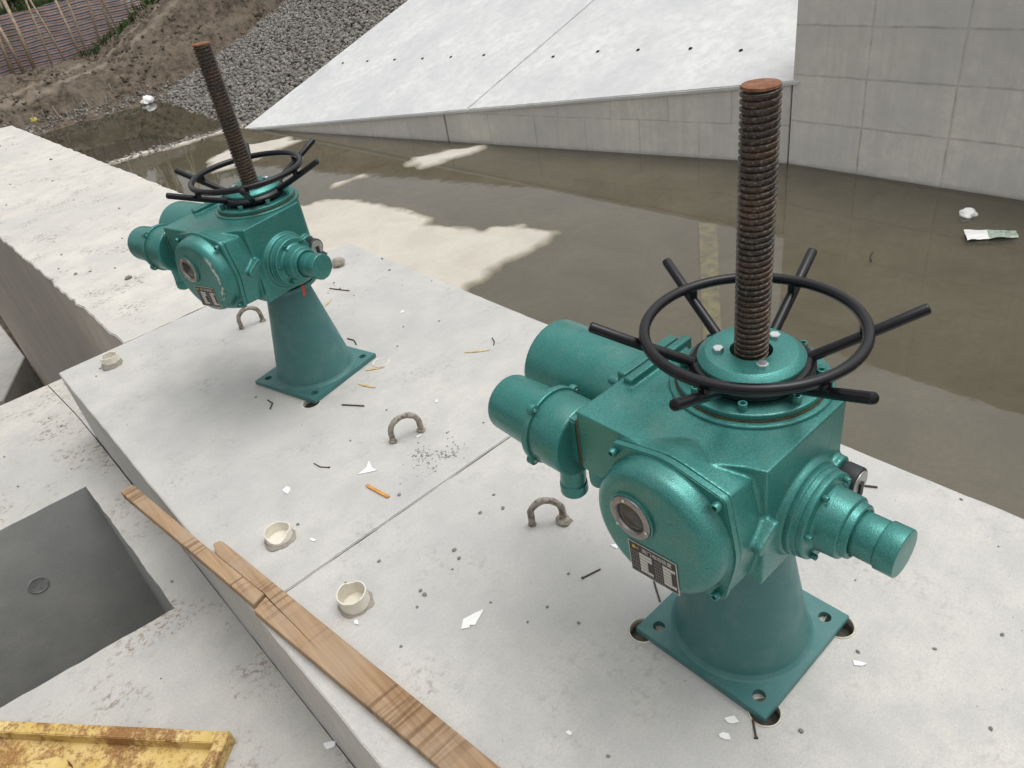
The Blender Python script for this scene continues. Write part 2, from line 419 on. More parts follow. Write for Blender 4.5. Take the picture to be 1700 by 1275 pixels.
def dike(x, y):
    yy = y + .25*fbm(x*.5, 3.3) + .12*fbm(x*2.2, 7.1)
    z = -2.5 + .6*sstep(21.0, 22.0, yy) + .75*sstep(21.9, 22.9, yy) + .25*sstep(22.7, 24.3, yy)
    z += max(0, x-5.3)*.42*sstep(22.2, 24.4, y)
    z += 1.0*sstep(25.3, 26.6, y)+.5*sstep(27, 34, y)
    if x < 1.6 and y < 21.6:
        e = sstep(1.6, .7, x)*sstep(21.5, 20.8, y); z = z*(1-e)+(-1.85)*e
    if x < -.2 and y < 21: e = sstep(-.25, -.55, x); z = z*(1-e)+(-3.6)*e
    rip = slope_z(x, y)-.12
    if x > 5 and y < 22.6: z = max(z, rip) if y > 21.6 else rip
    if y < 16.2 and (x-P0.x)*dWg.y-(y-P0.y)*dWg.x > -.35: return -2.75 if x > .4 else z
    z += .08*fbm(x*1.7, y*1.7, 1.0)+.075*fbm(x*5, y*5, 2.0, 5)+.03*noise.noise(Vector((x*15, y*15, 0)))
    return z
xs = rng(-24, -4, 1.0)[:-1]+rng(-4, 13, .085)+rng(13, 40, 1.0)[1:]
ys = rng(11.3, 20.8, .4)[:-1]+rng(20.8, 26.8, .07)+rng(26.8, 60, 1.5)[1:]
g = grid('ground', xs, ys, dike, M_DIRT); g['kind'] = 'structure'
at = g.data.attributes.new('track', 'FLOAT', 'POINT')
vals = []
for v in g.data.vertices:
    p = Vector((v.co.x, v.co.y)); d = min(seg_d(p, a, b) for a, b in zip(TRACK, TRACK[1:])) if 20.8 < p.y < 27 else 9
    d2 = abs(d-.26)
    vals.append(max(0, (1-sstep(.01, .13, d2+.05*fbm(p.x*3, p.y*3)))*.6))
at.data.foreach_set('value', vals)
b = bmesh.new(); box(b, (-400, -400, -4.2), (400, 400, -3.62)); obj('earth', b, M_DIRT)['kind'] = 'structure'

# --- channel floor under the shallow water, with silt bars standing out of it
BARS = [[(3.48, 10.63), (3.46, 9.89), (3.69, 10.01), (3.99, 9.51), (4.12, 8.95), (4.2, 8.44), (4.2, 7.85), (4.16, 7.62), (4.03, 7.45), (4.22, 7.06), (4.26, 6.62), (4.41, 6.61), (4.64, 6.27), (4.66, 5.9), (4.71, 5.69), (4.42, 5.61), (4.06, 5.6), (3.74, 5.67), (3.53, 5.59), (3.32, 5.51), (3.15, 5.52), (1.6, 4.9), (.3, 6.5), (.3, 9.0), (2.4, 10.7)],
        [(3.74, 14.23), (4.27, 14.55), (4.75, 14.31), (5.36, 13.92), (5.29, 13.41), (4.62, 13.27), (3.96, 13.19), (3.41, 13.31)],
        [(5.40, 9.93), (5.73, 10.08), (6.21, 9.85), (6.63, 9.38), (6.56, 9.23), (6.22, 9.3), (5.84, 9.39), (5.43, 9.51)],
        [(4.12, 10.22), (4.75, 10.10), (4.82, 10.25), (4.3, 10.40)],
        [(2.5, 16.75), (3.28, 16.60), (3.98, 16.35), (4.82, 16.25), (5.5, 16.2), (5.5, 15.85), (4.82, 15.98), (3.98, 16.07), (3.28, 16.30), (2.6, 16.35)]]
def sdist(p, poly):
    d = 1e9; ins = False; n = len(poly)
    for i in range(n):
        ax, ay = poly[i]; bx, by = poly[(i+1) % n]
        ex, ey = bx-ax, by-ay; t = max(0, min(1, ((p[0]-ax)*ex+(p[1]-ay)*ey)/(ex*ex+ey*ey)))
        d = min(d, math.hypot(p[0]-ax-ex*t, p[1]-ay-ey*t))
        if (ay > p[1]) != (by > p[1]) and p[0] < (bx-ax)*(p[1]-ay)/(by-ay)+ax: ins = not ins
    return -d if ins else d
def floor_z(x, y):
    z = WL-.055+.018*fbm(x*.6, y*.6, 5.0)+.004*fbm(x*5, y*5, 1.0)
    for q in BARS:
        x0 = min(a for a, _ in q)-.6; x1 = max(a for a, _ in q)+.6; y0 = min(c for _, c in q)-.6; y1 = max(c for _, c in q)+.6
        if x0 < x < x1 and y0 < y < y1:
            s = sdist((x, y), q)+.10*fbm(x*2.3, y*2.3, 9.0)
            z = max(z, WL+.038-.088*sstep(-.30, .45, s)+.009*fbm(x*2.5, y*2.5, 4.0)+.004*fbm(x*8, y*8, 2.0))
    return z
def m_silt():
    k = NT('silty_channel_floor')
    sx = k.n('ShaderNodeSeparateXYZ'); k.l(k.co.outputs['Object'], sx.inputs[0])
    h = k.math('ADD', k.math('SUBTRACT', sx.outputs['Z'], WL), k.math('MULTIPLY', k.math('SUBTRACT', k.noise(5, 5, .65), .5), .010))
    a = k.noise(1.2, 6, .65, dist=.6); f = k.noise(22, 5, .7)
    wet = k.mix(k.ramp(a, [(.32, 0.0), (.68, 1.0)]), (.140, .126, .088), (.250, .230, .176))
    wet = k.mix(k.ramp(f, [(.35, .35), (.6, 0.0)]), wet, (.125, .110, .075))
    dry = k.mix(k.ramp(a, [(.3, 0.0), (.7, 1.0)]), (.43, .40, .345), (.53, .50, .44))
    dry = k.mix(k.ramp(f, [(.3, .3), (.55, 0.0)]), dry, (.38, .355, .31))
    mp = k.n('ShaderNodeMapRange'); k.l(h, mp.inputs['Value']); mp.inputs['From Min'].default_value = .003; mp.inputs['From Max'].default_value = .024
    k.col(k.mix(mp.outputs[0], wet, dry)); k.set(.9, 0, .2); k.bump(k.mix(.5, k.noise(8, 6, .7), f), .012, .5); return k.m
M_SILT = m_silt()
fl = grid('channel_floor', rng(.3, 8.7, .055), rng(-9, -1, .4)[:-1]+rng(-1, 17.2, .055)+rng(17.2, 23, .25)[1:], floor_z, M_SILT); fl['kind'] = 'structure'

def m_water():
    k = NT('shallow_turbid_water'); k.t.nodes.remove(k.b)
    out = [n for n in k.t.nodes if n.type == 'OUTPUT_MATERIAL'][0]
    tr = k.n('ShaderNodeBsdfTransparent'); tr.inputs['Color'].default_value = (.84, .81, .75, 1)
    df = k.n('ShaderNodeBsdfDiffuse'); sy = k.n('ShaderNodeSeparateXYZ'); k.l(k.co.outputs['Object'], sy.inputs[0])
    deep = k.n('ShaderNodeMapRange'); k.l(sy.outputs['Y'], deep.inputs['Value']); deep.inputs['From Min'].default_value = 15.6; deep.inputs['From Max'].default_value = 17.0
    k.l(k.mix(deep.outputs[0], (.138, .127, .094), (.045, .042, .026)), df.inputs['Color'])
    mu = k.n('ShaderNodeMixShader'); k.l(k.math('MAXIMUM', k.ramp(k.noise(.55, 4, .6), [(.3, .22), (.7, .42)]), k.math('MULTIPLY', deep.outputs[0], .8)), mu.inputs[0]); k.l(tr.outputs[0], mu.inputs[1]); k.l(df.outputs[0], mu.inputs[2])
    gl = k.n('ShaderNodeBsdfGlossy'); gl.inputs['Roughness'].default_value = .03; gl.inputs['Color'].default_value = (1, 1, 1, 1)
    fr = k.n('ShaderNodeFresnel'); fr.inputs['IOR'].default_value = 1.45
    bp = k.n('ShaderNodeBump'); bp.inputs['Strength'].default_value = .25; bp.inputs['Distance'].default_value = .004
    k.l(k.noise(3.0, 3, .5), bp.inputs['Height']); k.l(bp.outputs[0], gl.inputs['Normal']); k.l(bp.outputs[0], fr.inputs['Normal'])
    mx = k.n('ShaderNodeMixShader'); k.l(fr.outputs[0], mx.inputs[0]); k.l(mu.outputs[0], mx.inputs[1]); k.l(gl.outputs[0], mx.inputs[2])
    k.l(mx.outputs[0], out.inputs['Surface']); return k.m
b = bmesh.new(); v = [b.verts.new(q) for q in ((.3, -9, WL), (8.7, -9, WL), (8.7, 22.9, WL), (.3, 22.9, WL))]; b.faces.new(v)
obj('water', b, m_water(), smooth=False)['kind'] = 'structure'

b = bmesh.new(); prism(b, [(5.824, 4.409), (5.923, 4.224), (3.557, 2.499), (3.464, 2.633)], -2.075, -2.022, .004)  # added flat strip standing in for a yellowish streak of unknown origin
tag(obj('streak_strip', b, simple('streak_yellow', (.27, .25, .125), .8, 0, 8, .5)), 'yellowish streak in the shallow water behind the nearer threaded rod', 'streak')
# --- retaining wall (right), wing wall with its rising top, white slope slabs
M_RW = formwork('retaining_wall_concrete', (.76, .75, .71), 1.0, .57, (.06, 0, 0))
M_WW = formwork('wing_wall_concrete', (.72, .71, .67), .92, .52, (.2, 0, .02), offset=.5, line=.013)
b = bmesh.new(); box(b, (0, 0, -.7), (18, .5, 2.7), .012)
o = obj('retaining_wall', b, M_RW); o.location = (PW.x, PW.y, WL); o.rotation_euler.z = R(-90)
tag(o, 'tall grey concrete wall with a grid of formwork joints, right of the white slope', 'wall')
b = bmesh.new()                                  # formwork tie holes of the tall wall
for i in range(17):
    for j in range(4):
        for dx in (.22, .5, .78):
            x, z = -.06+i+dx+random.uniform(-.03, .03), j*.57+.30+random.uniform(-.03, .03)
            if x > .1 and random.random() < .5: lathe(b, [(0, 0), (.013, 0), (.013, .003), (.009, .003), (0, .001)], (x, 0, z), '-y', n=12, b=0)
obj('tie_hole', b, M_RW, o)['kind'] = 'stuff'
LW = (PW-P0).length; ang = math.atan2(PW.y-P0.y, PW.x-P0.x); dW = (PW-P0).normalized()
def wing(t0, t1, label):
    b = bmesh.new()
    top = lambda t: max(0, slope_z(P0.x+dW.x*t, P0.y+dW.y*t)-WL)-.055
    pts = [(t0, -.7), (t1, -.7), (t1, top(t1)), (t0, top(t0))]
    prism(b, pts, 0, .3, .008, lambda a, c, h: (a, h, c))
    o = obj('wing_wall', b, M_WW); o.location = P0; o.rotation_euler.z = ang
    return tag(o, label, 'wall')
tj = (P0.y-PJ)/(P0.y-PW.y)*LW
wing(.05, tj-.012, 'low tapering concrete wall end sinking into the water at the slope\'s left tip')
wing(tj+.012, LW-.012, 'rising concrete wall face between its dark joint and the tall grey wall')
b = bmesh.new(); box(b, (tj-.012, .03, -.6), (tj+.012, .2, slope_z(P0.x+dW.x*tj, P0.y+dW.y*tj)-WL-.12))
def slab(t0, t1, label, weeps):
    b = bmesh.new(); L = 9.0
    ff = Vector((-dW.y, dW.x, 0))*-.025
    c0, c1 = P0+dW*t0+ff, P0+dW*t1+ff
    q = [c0, c1, c1+Vector((U.x, U.y, 0))*L, c0+Vector((U.x, U.y, 0))*L]
    for p in q: p.z = slope_z(p.x, p.y)
    A = [b.verts.new(p) for p in q]; B = [b.verts.new(p-Vector((0, 0, .05))) for p in q]
    fs = [b.faces.new(A), b.faces.new(B[::-1])]+[b.faces.new((A[i], A[(i+1) % 4], B[(i+1) % 4], B[i])) for i in range(4)]
    bmesh.ops.recalc_face_normals(b, faces=fs)
    bmesh.ops.bevel(b, geom=list(fs[0].edges), offset=.012, segments=2, affect='EDGES')
    o = obj('slope_slab', b, M_SLAB); tag(o, label, 'slab')
    for (x, y) in weeps:
        b = bmesh.new(); lathe(b, [(.029, .0), (.029, .012), (.022, .014), (.021, .003), (0, .003)], (0, 0, 0), 'z', n=16, b=0)
        h = obj('weep_hole', b, M_GAP, o); h.location = (x, y, slope_z(x, y)-.003); h.rotation_euler = (0, -math.atan(SM), 0)
    return o
ts = (P0.y-9.66)/(P0.y-PW.y)*LW
slab(0.0, ts-.012, 'white sloping concrete slab on the left of the slope joint, beside the rock bank', [(7.59, 15.04), (7.71, 14.2), (7.81, 13.3), (7.89, 12.43), (7.98, 11.62), (8.08, 10.75)])
slab(ts+.012, LW+.3, 'white sloping concrete slab between the slope joint and the tall grey wall', [(8.12, 8.99), (8.3, 8.14), (8.37, 7.37), (8.44, 6.45), (8.43, 5.6)])

# --- rock bank left of the slabs
def m_rock():
    k = NT('riprap_rock'); oi = k.n('ShaderNodeAttribute', attribute_name='tone'); f = k.noise(9, 5, .7)
    c = k.mix(oi.outputs['Fac'], (.17, .158, .14), (.33, .312, .285)); c = k.mix(k.ramp(f, [(.35, .5), (.6, 0.0)]), c, (.09, .082, .072))
    k.col(c); k.set(.9, 0, .25); k.bump(f, .02, .7); return k.m
M_ROCK = m_rock()
def stones(name, spots):
    vs, fs, tone = [], [], []
    tb = bmesh.new(); bmesh.ops.create_icosphere(tb, subdivisions=1, radius=1); iv = [q.co.copy() for q in tb.verts]; tf = [[q.index for q in f.verts] for f in tb.faces]; tb.free()
    for (p, s) in spots:
        rot = Matrix.Rotation(random.uniform(0, 6.3), 3, Vector((random.gauss(0, 1), random.gauss(0, 1), random.gauss(0, 1))).normalized())
        sc = Vector((random.uniform(.7, 1.3), random.uniform(.7, 1.2), random.uniform(.5, .9)))*s
        n0 = len(vs); t = random.random()
        for q in iv:
            q = q*random.uniform(.78, 1.15); vs.append(Vector(p)+rot @ Vector((q.x*sc.x, q.y*sc.y, q.z*sc.z)))
            tone.append(t)
        fs += [[i+n0 for i in f] for f in tf]
    me = bpy.data.meshes.new(name); me.from_pydata(vs, [], fs); me.materials.append(M_ROCK)
    me.attributes.new('tone', 'FLOAT', 'POINT').data.foreach_set('value', tone)
    return link(name, me)
sp = []
for _ in range(15000):
    a, c = random.uniform(-.15, 6.5), random.uniform(.0, 6.6)
    x, y = P0.x+U.x*a-U.y*c, P0.y+U.y*a+U.x*c
    if y > 22.0+.3*fbm(x, 2.2): continue
    sp.append(((x, y, slope_z(x, y)-.06+random.uniform(-.02, .05)), random.uniform(.020, .062)))
tag(stones('riprap', sp), 'grey rock rubble covering the bank left of the white slope', 'rocks', kind='stuff')
sp = []
for _ in range(420):
    t = random.random(); x = 2.3+3.3*t; y = 16.62-.55*t+random.gauss(0, .10)
    sp.append(((x, y, WL+random.uniform(-.03, .02)), random.uniform(.015, .06)))
for _ in range(500):
    x = random.uniform(1.5, 6.5); y = 22.0+random.gauss(0, .12)-.25*fbm(x*.5, 3.3)
    sp.append(((x, y, dike(x, y)+.01), random.uniform(.015, .05)))
tag(stones('shore_gravel', sp), 'loose stones strung along the edge of the dark pool', 'gravel', kind='stuff')

sp = []
for _ in range(4200):
    x = random.uniform(.5, 12.5); y = random.uniform(22.1, 25.6)
    if fbm(x*.9, y*.9, 6.0)+random.uniform(-.22, .22) < .10: continue
    sp.append(((x, y, dike(x, y)+.005),   .010+.060*random.random()**2.6))
cl = stones('soil_clods', sp); cl.data.materials.clear(); cl.data.materials.append(M_DIRT)
tag(cl, 'clods of brown earth scattered over the dirt bank', 'clods', kind='stuff')
# --- the concrete platform (two blocks), the pier wall behind it and the lower pavement
SLEEVES = [(-.184, .188), (-.174, -.183), (.167, -.190)]
FAR = Vector((-.061, 2.225)); FYAW = .243
def floc(x, y): return (FAR.x+x*math.cos(FYAW)-y*math.sin(FYAW), FAR.y+x*math.sin(FYAW)+y*math.cos(FYAW))
FSL = [(-.213, 2.010)]
def block(y0, y1, holes, label, name='platform_block'):
    b = bmesh.new()
    outer = rough_loop([(-.920, y0), (.845, y0), (.845, y1), (-.920, y1)], .05, .0035)
    holed(b, outer, [circ(x, y, r) for x, y, r in holes], -3.9, 0)
    es = [e for e in b.edges if all(abs(q.co.z) < 1e-6 for q in e.verts) and len(e.link_faces) == 2 and abs(e.link_faces[0].normal.z-e.link_faces[1].normal.z) > .5 and not any(math.hypot(e.verts[0].co.x-x, e.verts[0].co.y-y) < r+.01 for x, y, r in holes)]
    bmesh.ops.bevel(b, geom=es, offset=.0035, segments=2, affect='EDGES')
    return tag(obj(name, b, M_TOP, ang=40), label, 'concrete block')
block(-3.0, 1.1262, [(x, y, .0408) for x, y in SLEEVES], 'pale concrete platform block under the nearer green gate hoist')
block(1.1303, 3.41, [(x, y, .042) for x, y in FSL], 'pale concrete platform block under the farther green gate hoist')
b = bmesh.new(); box(b, (-.9175, 1.1263, -3.8), (.843, 1.1302, -.0045))
tag(obj('joint_strip', b, M_JOINT), 'dark strip filling the joint that crosses the platform between the two hoists', 'joint')
b = bmesh.new()
prism(b, rough_loop([(-.581, 3.4105), (.700, 3.4105), (.501, 11.10), (.363, 11.137), (-.727, 11.15)], .035, .013), -4.1, -.001, .006)
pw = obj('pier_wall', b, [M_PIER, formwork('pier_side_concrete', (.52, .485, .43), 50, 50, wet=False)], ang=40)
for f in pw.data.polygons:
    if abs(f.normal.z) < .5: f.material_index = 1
tag(pw, 'long pale concrete pier running away behind the farther hoist into the dark pool', 'wall')
b = bmesh.new()
holed(b, [(-5, -4.5), (-.923, -4.5), (-.923, 3.40), (-.62, 3.42), (-.66, 4.28), (-5, 4.42)], [rough_loop([(-1.078, 1.847), (-1.094, 2.995), (-2.6, 3.05), (-2.6, 2.0)], .04, .006)], -3.2, -.42)
# pit floor and darker pit walls are the same cast
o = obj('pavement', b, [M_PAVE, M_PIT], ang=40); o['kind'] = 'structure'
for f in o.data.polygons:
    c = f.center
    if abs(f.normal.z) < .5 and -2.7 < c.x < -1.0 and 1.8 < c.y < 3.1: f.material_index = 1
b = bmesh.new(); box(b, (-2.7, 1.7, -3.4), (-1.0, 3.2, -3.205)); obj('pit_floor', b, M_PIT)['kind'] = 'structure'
b = bmesh.new(); lathe(b, [(0, 0), (.050, 0), (.050, .005), (.040, .006), (.038, .004), (0, .004)], (0, 0, 0), '-y', n=24)
o = obj('wall_plug', b, M_PLUG); o.location = (-1.50, 3.0115, -.80); tag(o, 'round grey plug set in the far wall of the square pit', 'plug')
b = bmesh.new(); tube(b, [(-.955, 4.28, -.419), (-.930, 3.75, -.419), (-.925, 3.3, -.419), (-.924, 2.8, -.419)], .0025, 6); obj('pavement_joint', b, M_JOINT)['kind'] = 'structure'
b = bmesh.new(); prism(b, [(-.735, 13.7), (-.735, 11.4), (-1.25, 10.3), (-3.5, 11.0), (-3.5, 14.5)], -3.6, -3.0, .01)
o = obj('apron_slab', b, M_PAVE); tag(o, 'grimy sloping concrete slab deep down beside the pier, at the left edge', 'slab')
sp = [((random.uniform(-2.2, -.5), random.uniform(8.2, 11.6), -3.55+random.uniform(-.05, .05)), random.uniform(.05, .17)) for _ in range(160)]
tag(stones('rubble', sp), 'dark rubble at the bottom of the gap left of the pier', 'rubble', kind='stuff')

# ------------------------------------------------------------------ the gate hoist (built once, copied)
def hull(pts):
    pts = sorted(set((round(a, 5), round(c, 5)) for a, c in pts))
    def half(ps):
        h = []
        for p in ps:
            while len(h) > 1 and (h[-1][0]-h[-2][0])*(p[1]-h[-2][1])-(h[-1][1]-h[-2][1])*(p[0]-h[-2][0]) <= 0: h.pop()
            h.append(p)
        return h
    a = half(pts); c = half(pts[::-1]); return a[:-1]+c[:-1]
CY, CZ = -.028, .676
def flange_outline(r, e, off=.122):
    pts = circ(CY, CZ, r, 64)
    for sy in (1, -1):
        for sz in (1, -1): pts += circ(CY+sy*off, CZ+sz*off, e, 12)
    return hull(pts)
fx = lambda a, c, h: (h, a, c)              # (y, z, x)

def gearbox_mesh():
    b = bmesh.new()
    prism(b, [(-.224, -.184), (.056, -.184), (.056, .06), (.02, .225), (-.300, .225), (-.300, -.03), (-.236, -.145)], .66, .820)
    prism(b, [(-.224, -.184), (.056, -.184), (.056, .06), (.02, .17), (-.224, .17)], .515, .70)
    fo = flange_outline(.1565, .012)            # the round housing behind the gauge cover, easing into the box
    secs = [(-.3055, 1.0, 0), (-.270, 1.0, -.003), (-.235, .985, -.0085), (-.200, .955, -.011), (-.12, .90, -.02)]
    vv = [[b.verts.new((x, CY+(y-CY)*q, CZ+(z-CZ)*q+dz)) for y, z in fo] for x, q, dz in secs]
    for A, B in zip(vv, vv[1:]):
        for i in range(len(fo)): b.faces.new((A[i], A[(i+1) % len(fo)], B[(i+1) % len(fo)], B[i]))
    b.faces.new(vv[0]); b.faces.new(vv[-1][::-1])
    bmesh.ops.recalc_face_normals(b, faces=b.faces[:])
    lathe(b, [(0, .50), (.150, .50), (.160, .54), (.160, .819), (0, .819)], (0, 0, 0), 'z', 64, 0)
    lathe(b, [(0, .484), (.142, .484), (.150, .492), (.150, .53), (0, .53)], (0, 0, 0), 'z', 64, 0)
    box(b, (-.20, -.15, .497), (.03, .1, .53))
    lathe(b, [(0, .16), (.116, .16), (.108, .192), (.103, .200), (0, .200)], (-.085, 0, .633), '-y', 64, 0)      # boss behind the switch housing
    lathe(b, [(0, .16), (.034, .16), (.034, .204), (0, .204)], (.028, 0, .655), '-y', 32, 0)
    prism(b, hull([(-.266+r*math.cos(t), .668+r*math.sin(t)) for r in (.013,) for t in [k*.5 for k in range(13)]]+[(-.222+.013*math.cos(k*.5), .693+.013*math.sin(k*.5)) for k in range(13)]), -.208, -.12, f=lambda a, c, h: (a, h, c))
    lathe(b, [(0, .14), (.125, .14), (.128, .252), (0, .252)], (-.02, 0, .668), 'y', 64, 0)                     # motor adapter
    box(b, (-.165, .185, .80), (.05, .208, .838)); box(b, (-.150, .216, .80), (.04, .240, .832))
    lathe(b, [(0, .605), (.022, .605), (.024, .62), (.024, .67), (0, .67)], (-.268, .205, 0), 'z', 24, 0)
    me = bpy.data.meshes.new('gearbox'); b.to_mesh(me); b.free()
    o = link('gearbox', me)
    m = o.modifiers.new('r', 'REMESH'); m.mode = 'VOXEL'; m.voxel_size = .0032
    s = o.modifiers.new('s', 'SMOOTH'); s.factor = .5; s.iterations = 5
    baked(o, None); o.data.materials.clear(); o.data.materials.append(M_HAM); o.data.shade_smooth()
    return o

def thread_mesh(z0, z1, r, dep, pitch, n=40):
    b = bmesh.new(); prof = [(0, r-dep), (.24, r-dep), (.36, r-.0006), (.40, r), (.74, r), (.78, r-.0006), (.90, r-dep)]
    turns = (z1-z0)/pitch; N = int(turns*n); prev = None
    for i in range(N+1):
        a = 2*math.pi*i/n; zb = z0+pitch*i/n
        wob = 1+.003*noise.noise(Vector((i*.17, 0, 0)))
        ring = [b.verts.new((rr*wob*math.cos(a), rr*wob*math.sin(a), min(zb+t*pitch, z1+.006))) for t, rr in prof]
        if prev:
            for p in range(len(prof)-1): b.faces.new((prev[p], ring[p], ring[p+1], prev[p+1]))
        prev = ring
    bmesh.ops.recalc_face_normals(b, faces=b.faces[:])
    lathe(b, [(0, z0), (r-dep-.0002, z0), (r-dep-.0002, z1+.004)], (0, 0, 0), 'z', n, 0)
    k0 = len(b.faces)
    lathe(b, [(r-dep-.0002, z1+.004), (r-.0015, z1+.004), (r-.002, z1+.0085), (r*.6, z1+.0100), (0, z1+.0095)], (0, 0, 0), 'z', n, 0, mi=1)
    return b

def text_mesh(name, body, size, mat, parent):
    cu = bpy.data.curves.new(name, 'FONT'); cu.body = body; cu.size = size; cu.align_x = 'CENTER'; cu.align_y = 'CENTER'; cu.extrude = .0002
    t = bpy.data.objects.new(name, cu); C.objects.link(t); bpy.context.view_layer.update()
    me = bpy.data.meshes.new_from_object(t.evaluated_get(bpy.context.evaluated_depsgraph_get()))
    bpy.data.objects.remove(t); me.materials.clear(); me.materials.append(mat)
    return me

def build_hoist(label):
    T = empty('gate_hoist', (0, 0, 0), 0, label, 'gate hoist', 'green gate hoists on the platform')
    # base plate with four bolt holes, welded cone pedestal
    b = bmesh.new(); S = .2
    holed(b, [(-S, -S), (S, -S), (S, S), (-S, S)], [circ(x, y, .0165) for x in (-.155, .155) for y in (-.155, .155)], .001, .020)
    es = [e for e in b.edges if len(e.link_faces) == 2 and all(abs(abs(v.co.x)-S) < 1e-5 or abs(abs(v.co.y)-S) < 1e-5 for v in e.verts) and e.calc_face_angle(0) > 1]
    bmesh.ops.bevel(b, geom=es, offset=.002, segments=2, affect='EDGES')
    obj('base_plate', b, M_PED, T)
    b = bmesh.new(); lathe(b, [(.186, .0195), (.181, .023), (.1755, .030), (.173, .034), (.090, .452), (.088, .468)], (0, 0, 0), 'z', 80, .001)
    ped = obj('pedestal', b, M_PED, T)
    b = bmesh.new(); lathe(b, [(.07, .458), (.138, .458), (.138, .476), (.06, .476)], (0, 0, 0), 'z', 64, .002)
    obj('pedestal_flange', b, M_PED, T)
    b = bmesh.new(); lathe(b, [(.09, .4765), (.128, .4765), (.128, .4845), (.09, .4845)], (0, 0, 0), 'z', 64, 0)
    obj('gasket', b, M_GAP, T)
    G = gearbox_mesh(); G.parent = T
    # wheel flange: gasket line, ring, socket bolts
    b = bmesh.new(); lathe(b, [(.12, .815), (.168, .815), (.168, .8250), (.1655, .8275), (.12, .8275)], (0, 0, 0), 'z', 80, .0008); obj('ring_seat', b, M_HAM, T)
    b = bmesh.new(); lathe(b, [(.12, .8275), (.1555, .8275), (.1555, .8315), (.12, .8315)], (0, 0, 0), 'z', 72, 0); obj('gasket', b, M_GASKET, T)
    b = bmesh.new(); lathe(b, [(.09, .8315), (.1535, .8315), (.1535, .8425), (.151, .8445), (.09, .8445)], (0, 0, 0), 'z', 72, .002); ring = obj('ring_flange', b, M_HAM, T)
    for k in range(8):
        a = R(-108+45*k); b = bmesh.new(); hexhead(b, (.137*math.cos(a), .137*math.sin(a), .844), .0095, .018, 'z', sock=True); obj('socket_bolt', b, M_HAM, ring)
    # hand wheel: hub, six spokes, rim
    b = bmesh.new(); lathe(b, [(.07, .8425), (.112, .8425), (.114, .852), (.127, .858), (.129, .868), (.118, .878), (.07, .879)], (0, 0, 0), 'z', 72, .002)
    W = obj('hand_wheel', b, M_BLACK, T)
    b = bmesh.new(); n = 96; rr = .2145
    tube(b, [(rr*math.cos(2*math.pi*k/n), rr*math.sin(2*math.pi*k/n), .950) for k in range(n)]+[(rr, 0, .950)], .0117, 14); obj('rim', b, M_BLACK, W)
    for k in range(6):
        a = R(9.5+60*k); ca, sa = math.cos(a), math.sin(a); b = bmesh.new()
        P = lambda r, z: (r*ca, r*sa, z)
        tube(b, [P(.095, .862), P(.215, .918), P(.3215, .971), P(.3245, .9725), P(.326, .9733)], .0122, 14, rr=[.0115, .0115, .0115, .010, .0065])
        tube(b, [P(.2145, .915), P(.2145, .945)], .011, 10)
        obj('spoke', b, M_BLACK, W)
    # drive cap with three zinc bolts
    b = bmesh.new(); lathe(b, [(.0425, .865), (.0425, .8985), (.0925, .8985), (.109, .886), (.109, .876), (.06, .874)], (0, 0, 0), 'z', 72, .0012); D = obj('drive_cap', b, M_HAM, T)
    for a in (130, -128, -12):
        b = bmesh.new(); c = Vector((.066*math.cos(R(a)), .066*math.sin(R(a)), .8985)); hexhead(b, c, .0122, .0085); obj('hex_bolt', b, M_ZINC, D)
    obj('threaded_rod', thread_mesh(.80, 1.415, .0345, .0052, .0122), [M_ROD, M_RUST], T, ang=50)
    # round gauge cover
    b = bmesh.new(); prism(b, flange_outline(.1590, .016), -.3085, -.3250, .0022, fx)
    lathe(b, [(.156, .3240), (.1500, .3275), (.1485, .350), (.1455, .360), (.1385, .3695), (.130, .3752), (.121, .3775), (0, .3775)], (0, CY, CZ), '-x', 80, .004)
    V = obj('gauge_cover', b, M_HAM, T, ang=40)
    for sy in (1, -1):
        for sz in (1, -1): b = bmesh.new(); hexhead(b, (-.3248, CY+sy*.122, CZ+sz*.120), .0090, .015, '-x', sock=True); obj('socket_bolt', b, M_HAM, V)
    wy, wz = .012, .706
    b = bmesh.new(); lathe(b, [(.055, .0), (.055, .005), (.052, .0065), (.0505, .006), (.0505, 0)], (-.3775, wy, wz), '-x', 56, 0); obj('window_seat', b, M_HAM, V)
    b = bmesh.new(); lathe(b, [(.050, 0), (.050, .0085), (.040, .0105), (.0365, .0105), (.0340, .0055), (.0335, .003)], (-.3775, wy, wz), '-x', 56, .0012); Bz = obj('sight_window', b, M_CHROME, T)
    b = bmesh.new(); lathe(b, [(.0355, .0035), (.0335, .0050), (.02, .0062), (0, .0066)], (-.3775, wy, wz), '-x', 40, 0); obj('glass', b, M_GLASS, Bz)
    for k in range(3):
        a = R(75+120*k); b = bmesh.new(); hexhead(b, (-.3875, wy+.0435*math.cos(a), wz+.0435*math.sin(a)), .0034, .0025, '-x', n=12); obj('screw', b, M_ZINC, Bz)
    # nameplate: silver border, black field, pale data fields, lettering
    b = bmesh.new(); box(b, (-.061, -.043, 0), (.061, .043, .0016), .0004); NP = obj('nameplate', b, M_SILVER, T)
    NP.matrix_local = Matrix.Translation((-.3782, -.036, .597)) @ Matrix(((0, 0, -1, 0), (-1, 0, 0, 0), (0, 1, 0, 0), (0, 0, 0, 1))) @ Matrix.Rotation(R(4), 4, 'Z')
    b = bmesh.new(); box(b, (-.0585, -.0405, .0014), (.0585, .0405, .0020)); obj('black_field', b, M_PBLACK, NP)
    for x0, f in ((-.034, lambda i: -.002 if i in (0, 1, 5) else -.014), (.0255, lambda i: .056 if i in (0, 5) else .0455)):
        b = bmesh.new()
        for i in range(6): box(b, (x0, .0165-.0088*i-.0036, .0019), (f(i), .0165-.0088*i+.0036, .0024))
        obj('data_field', b, M_PWHITE, NP)
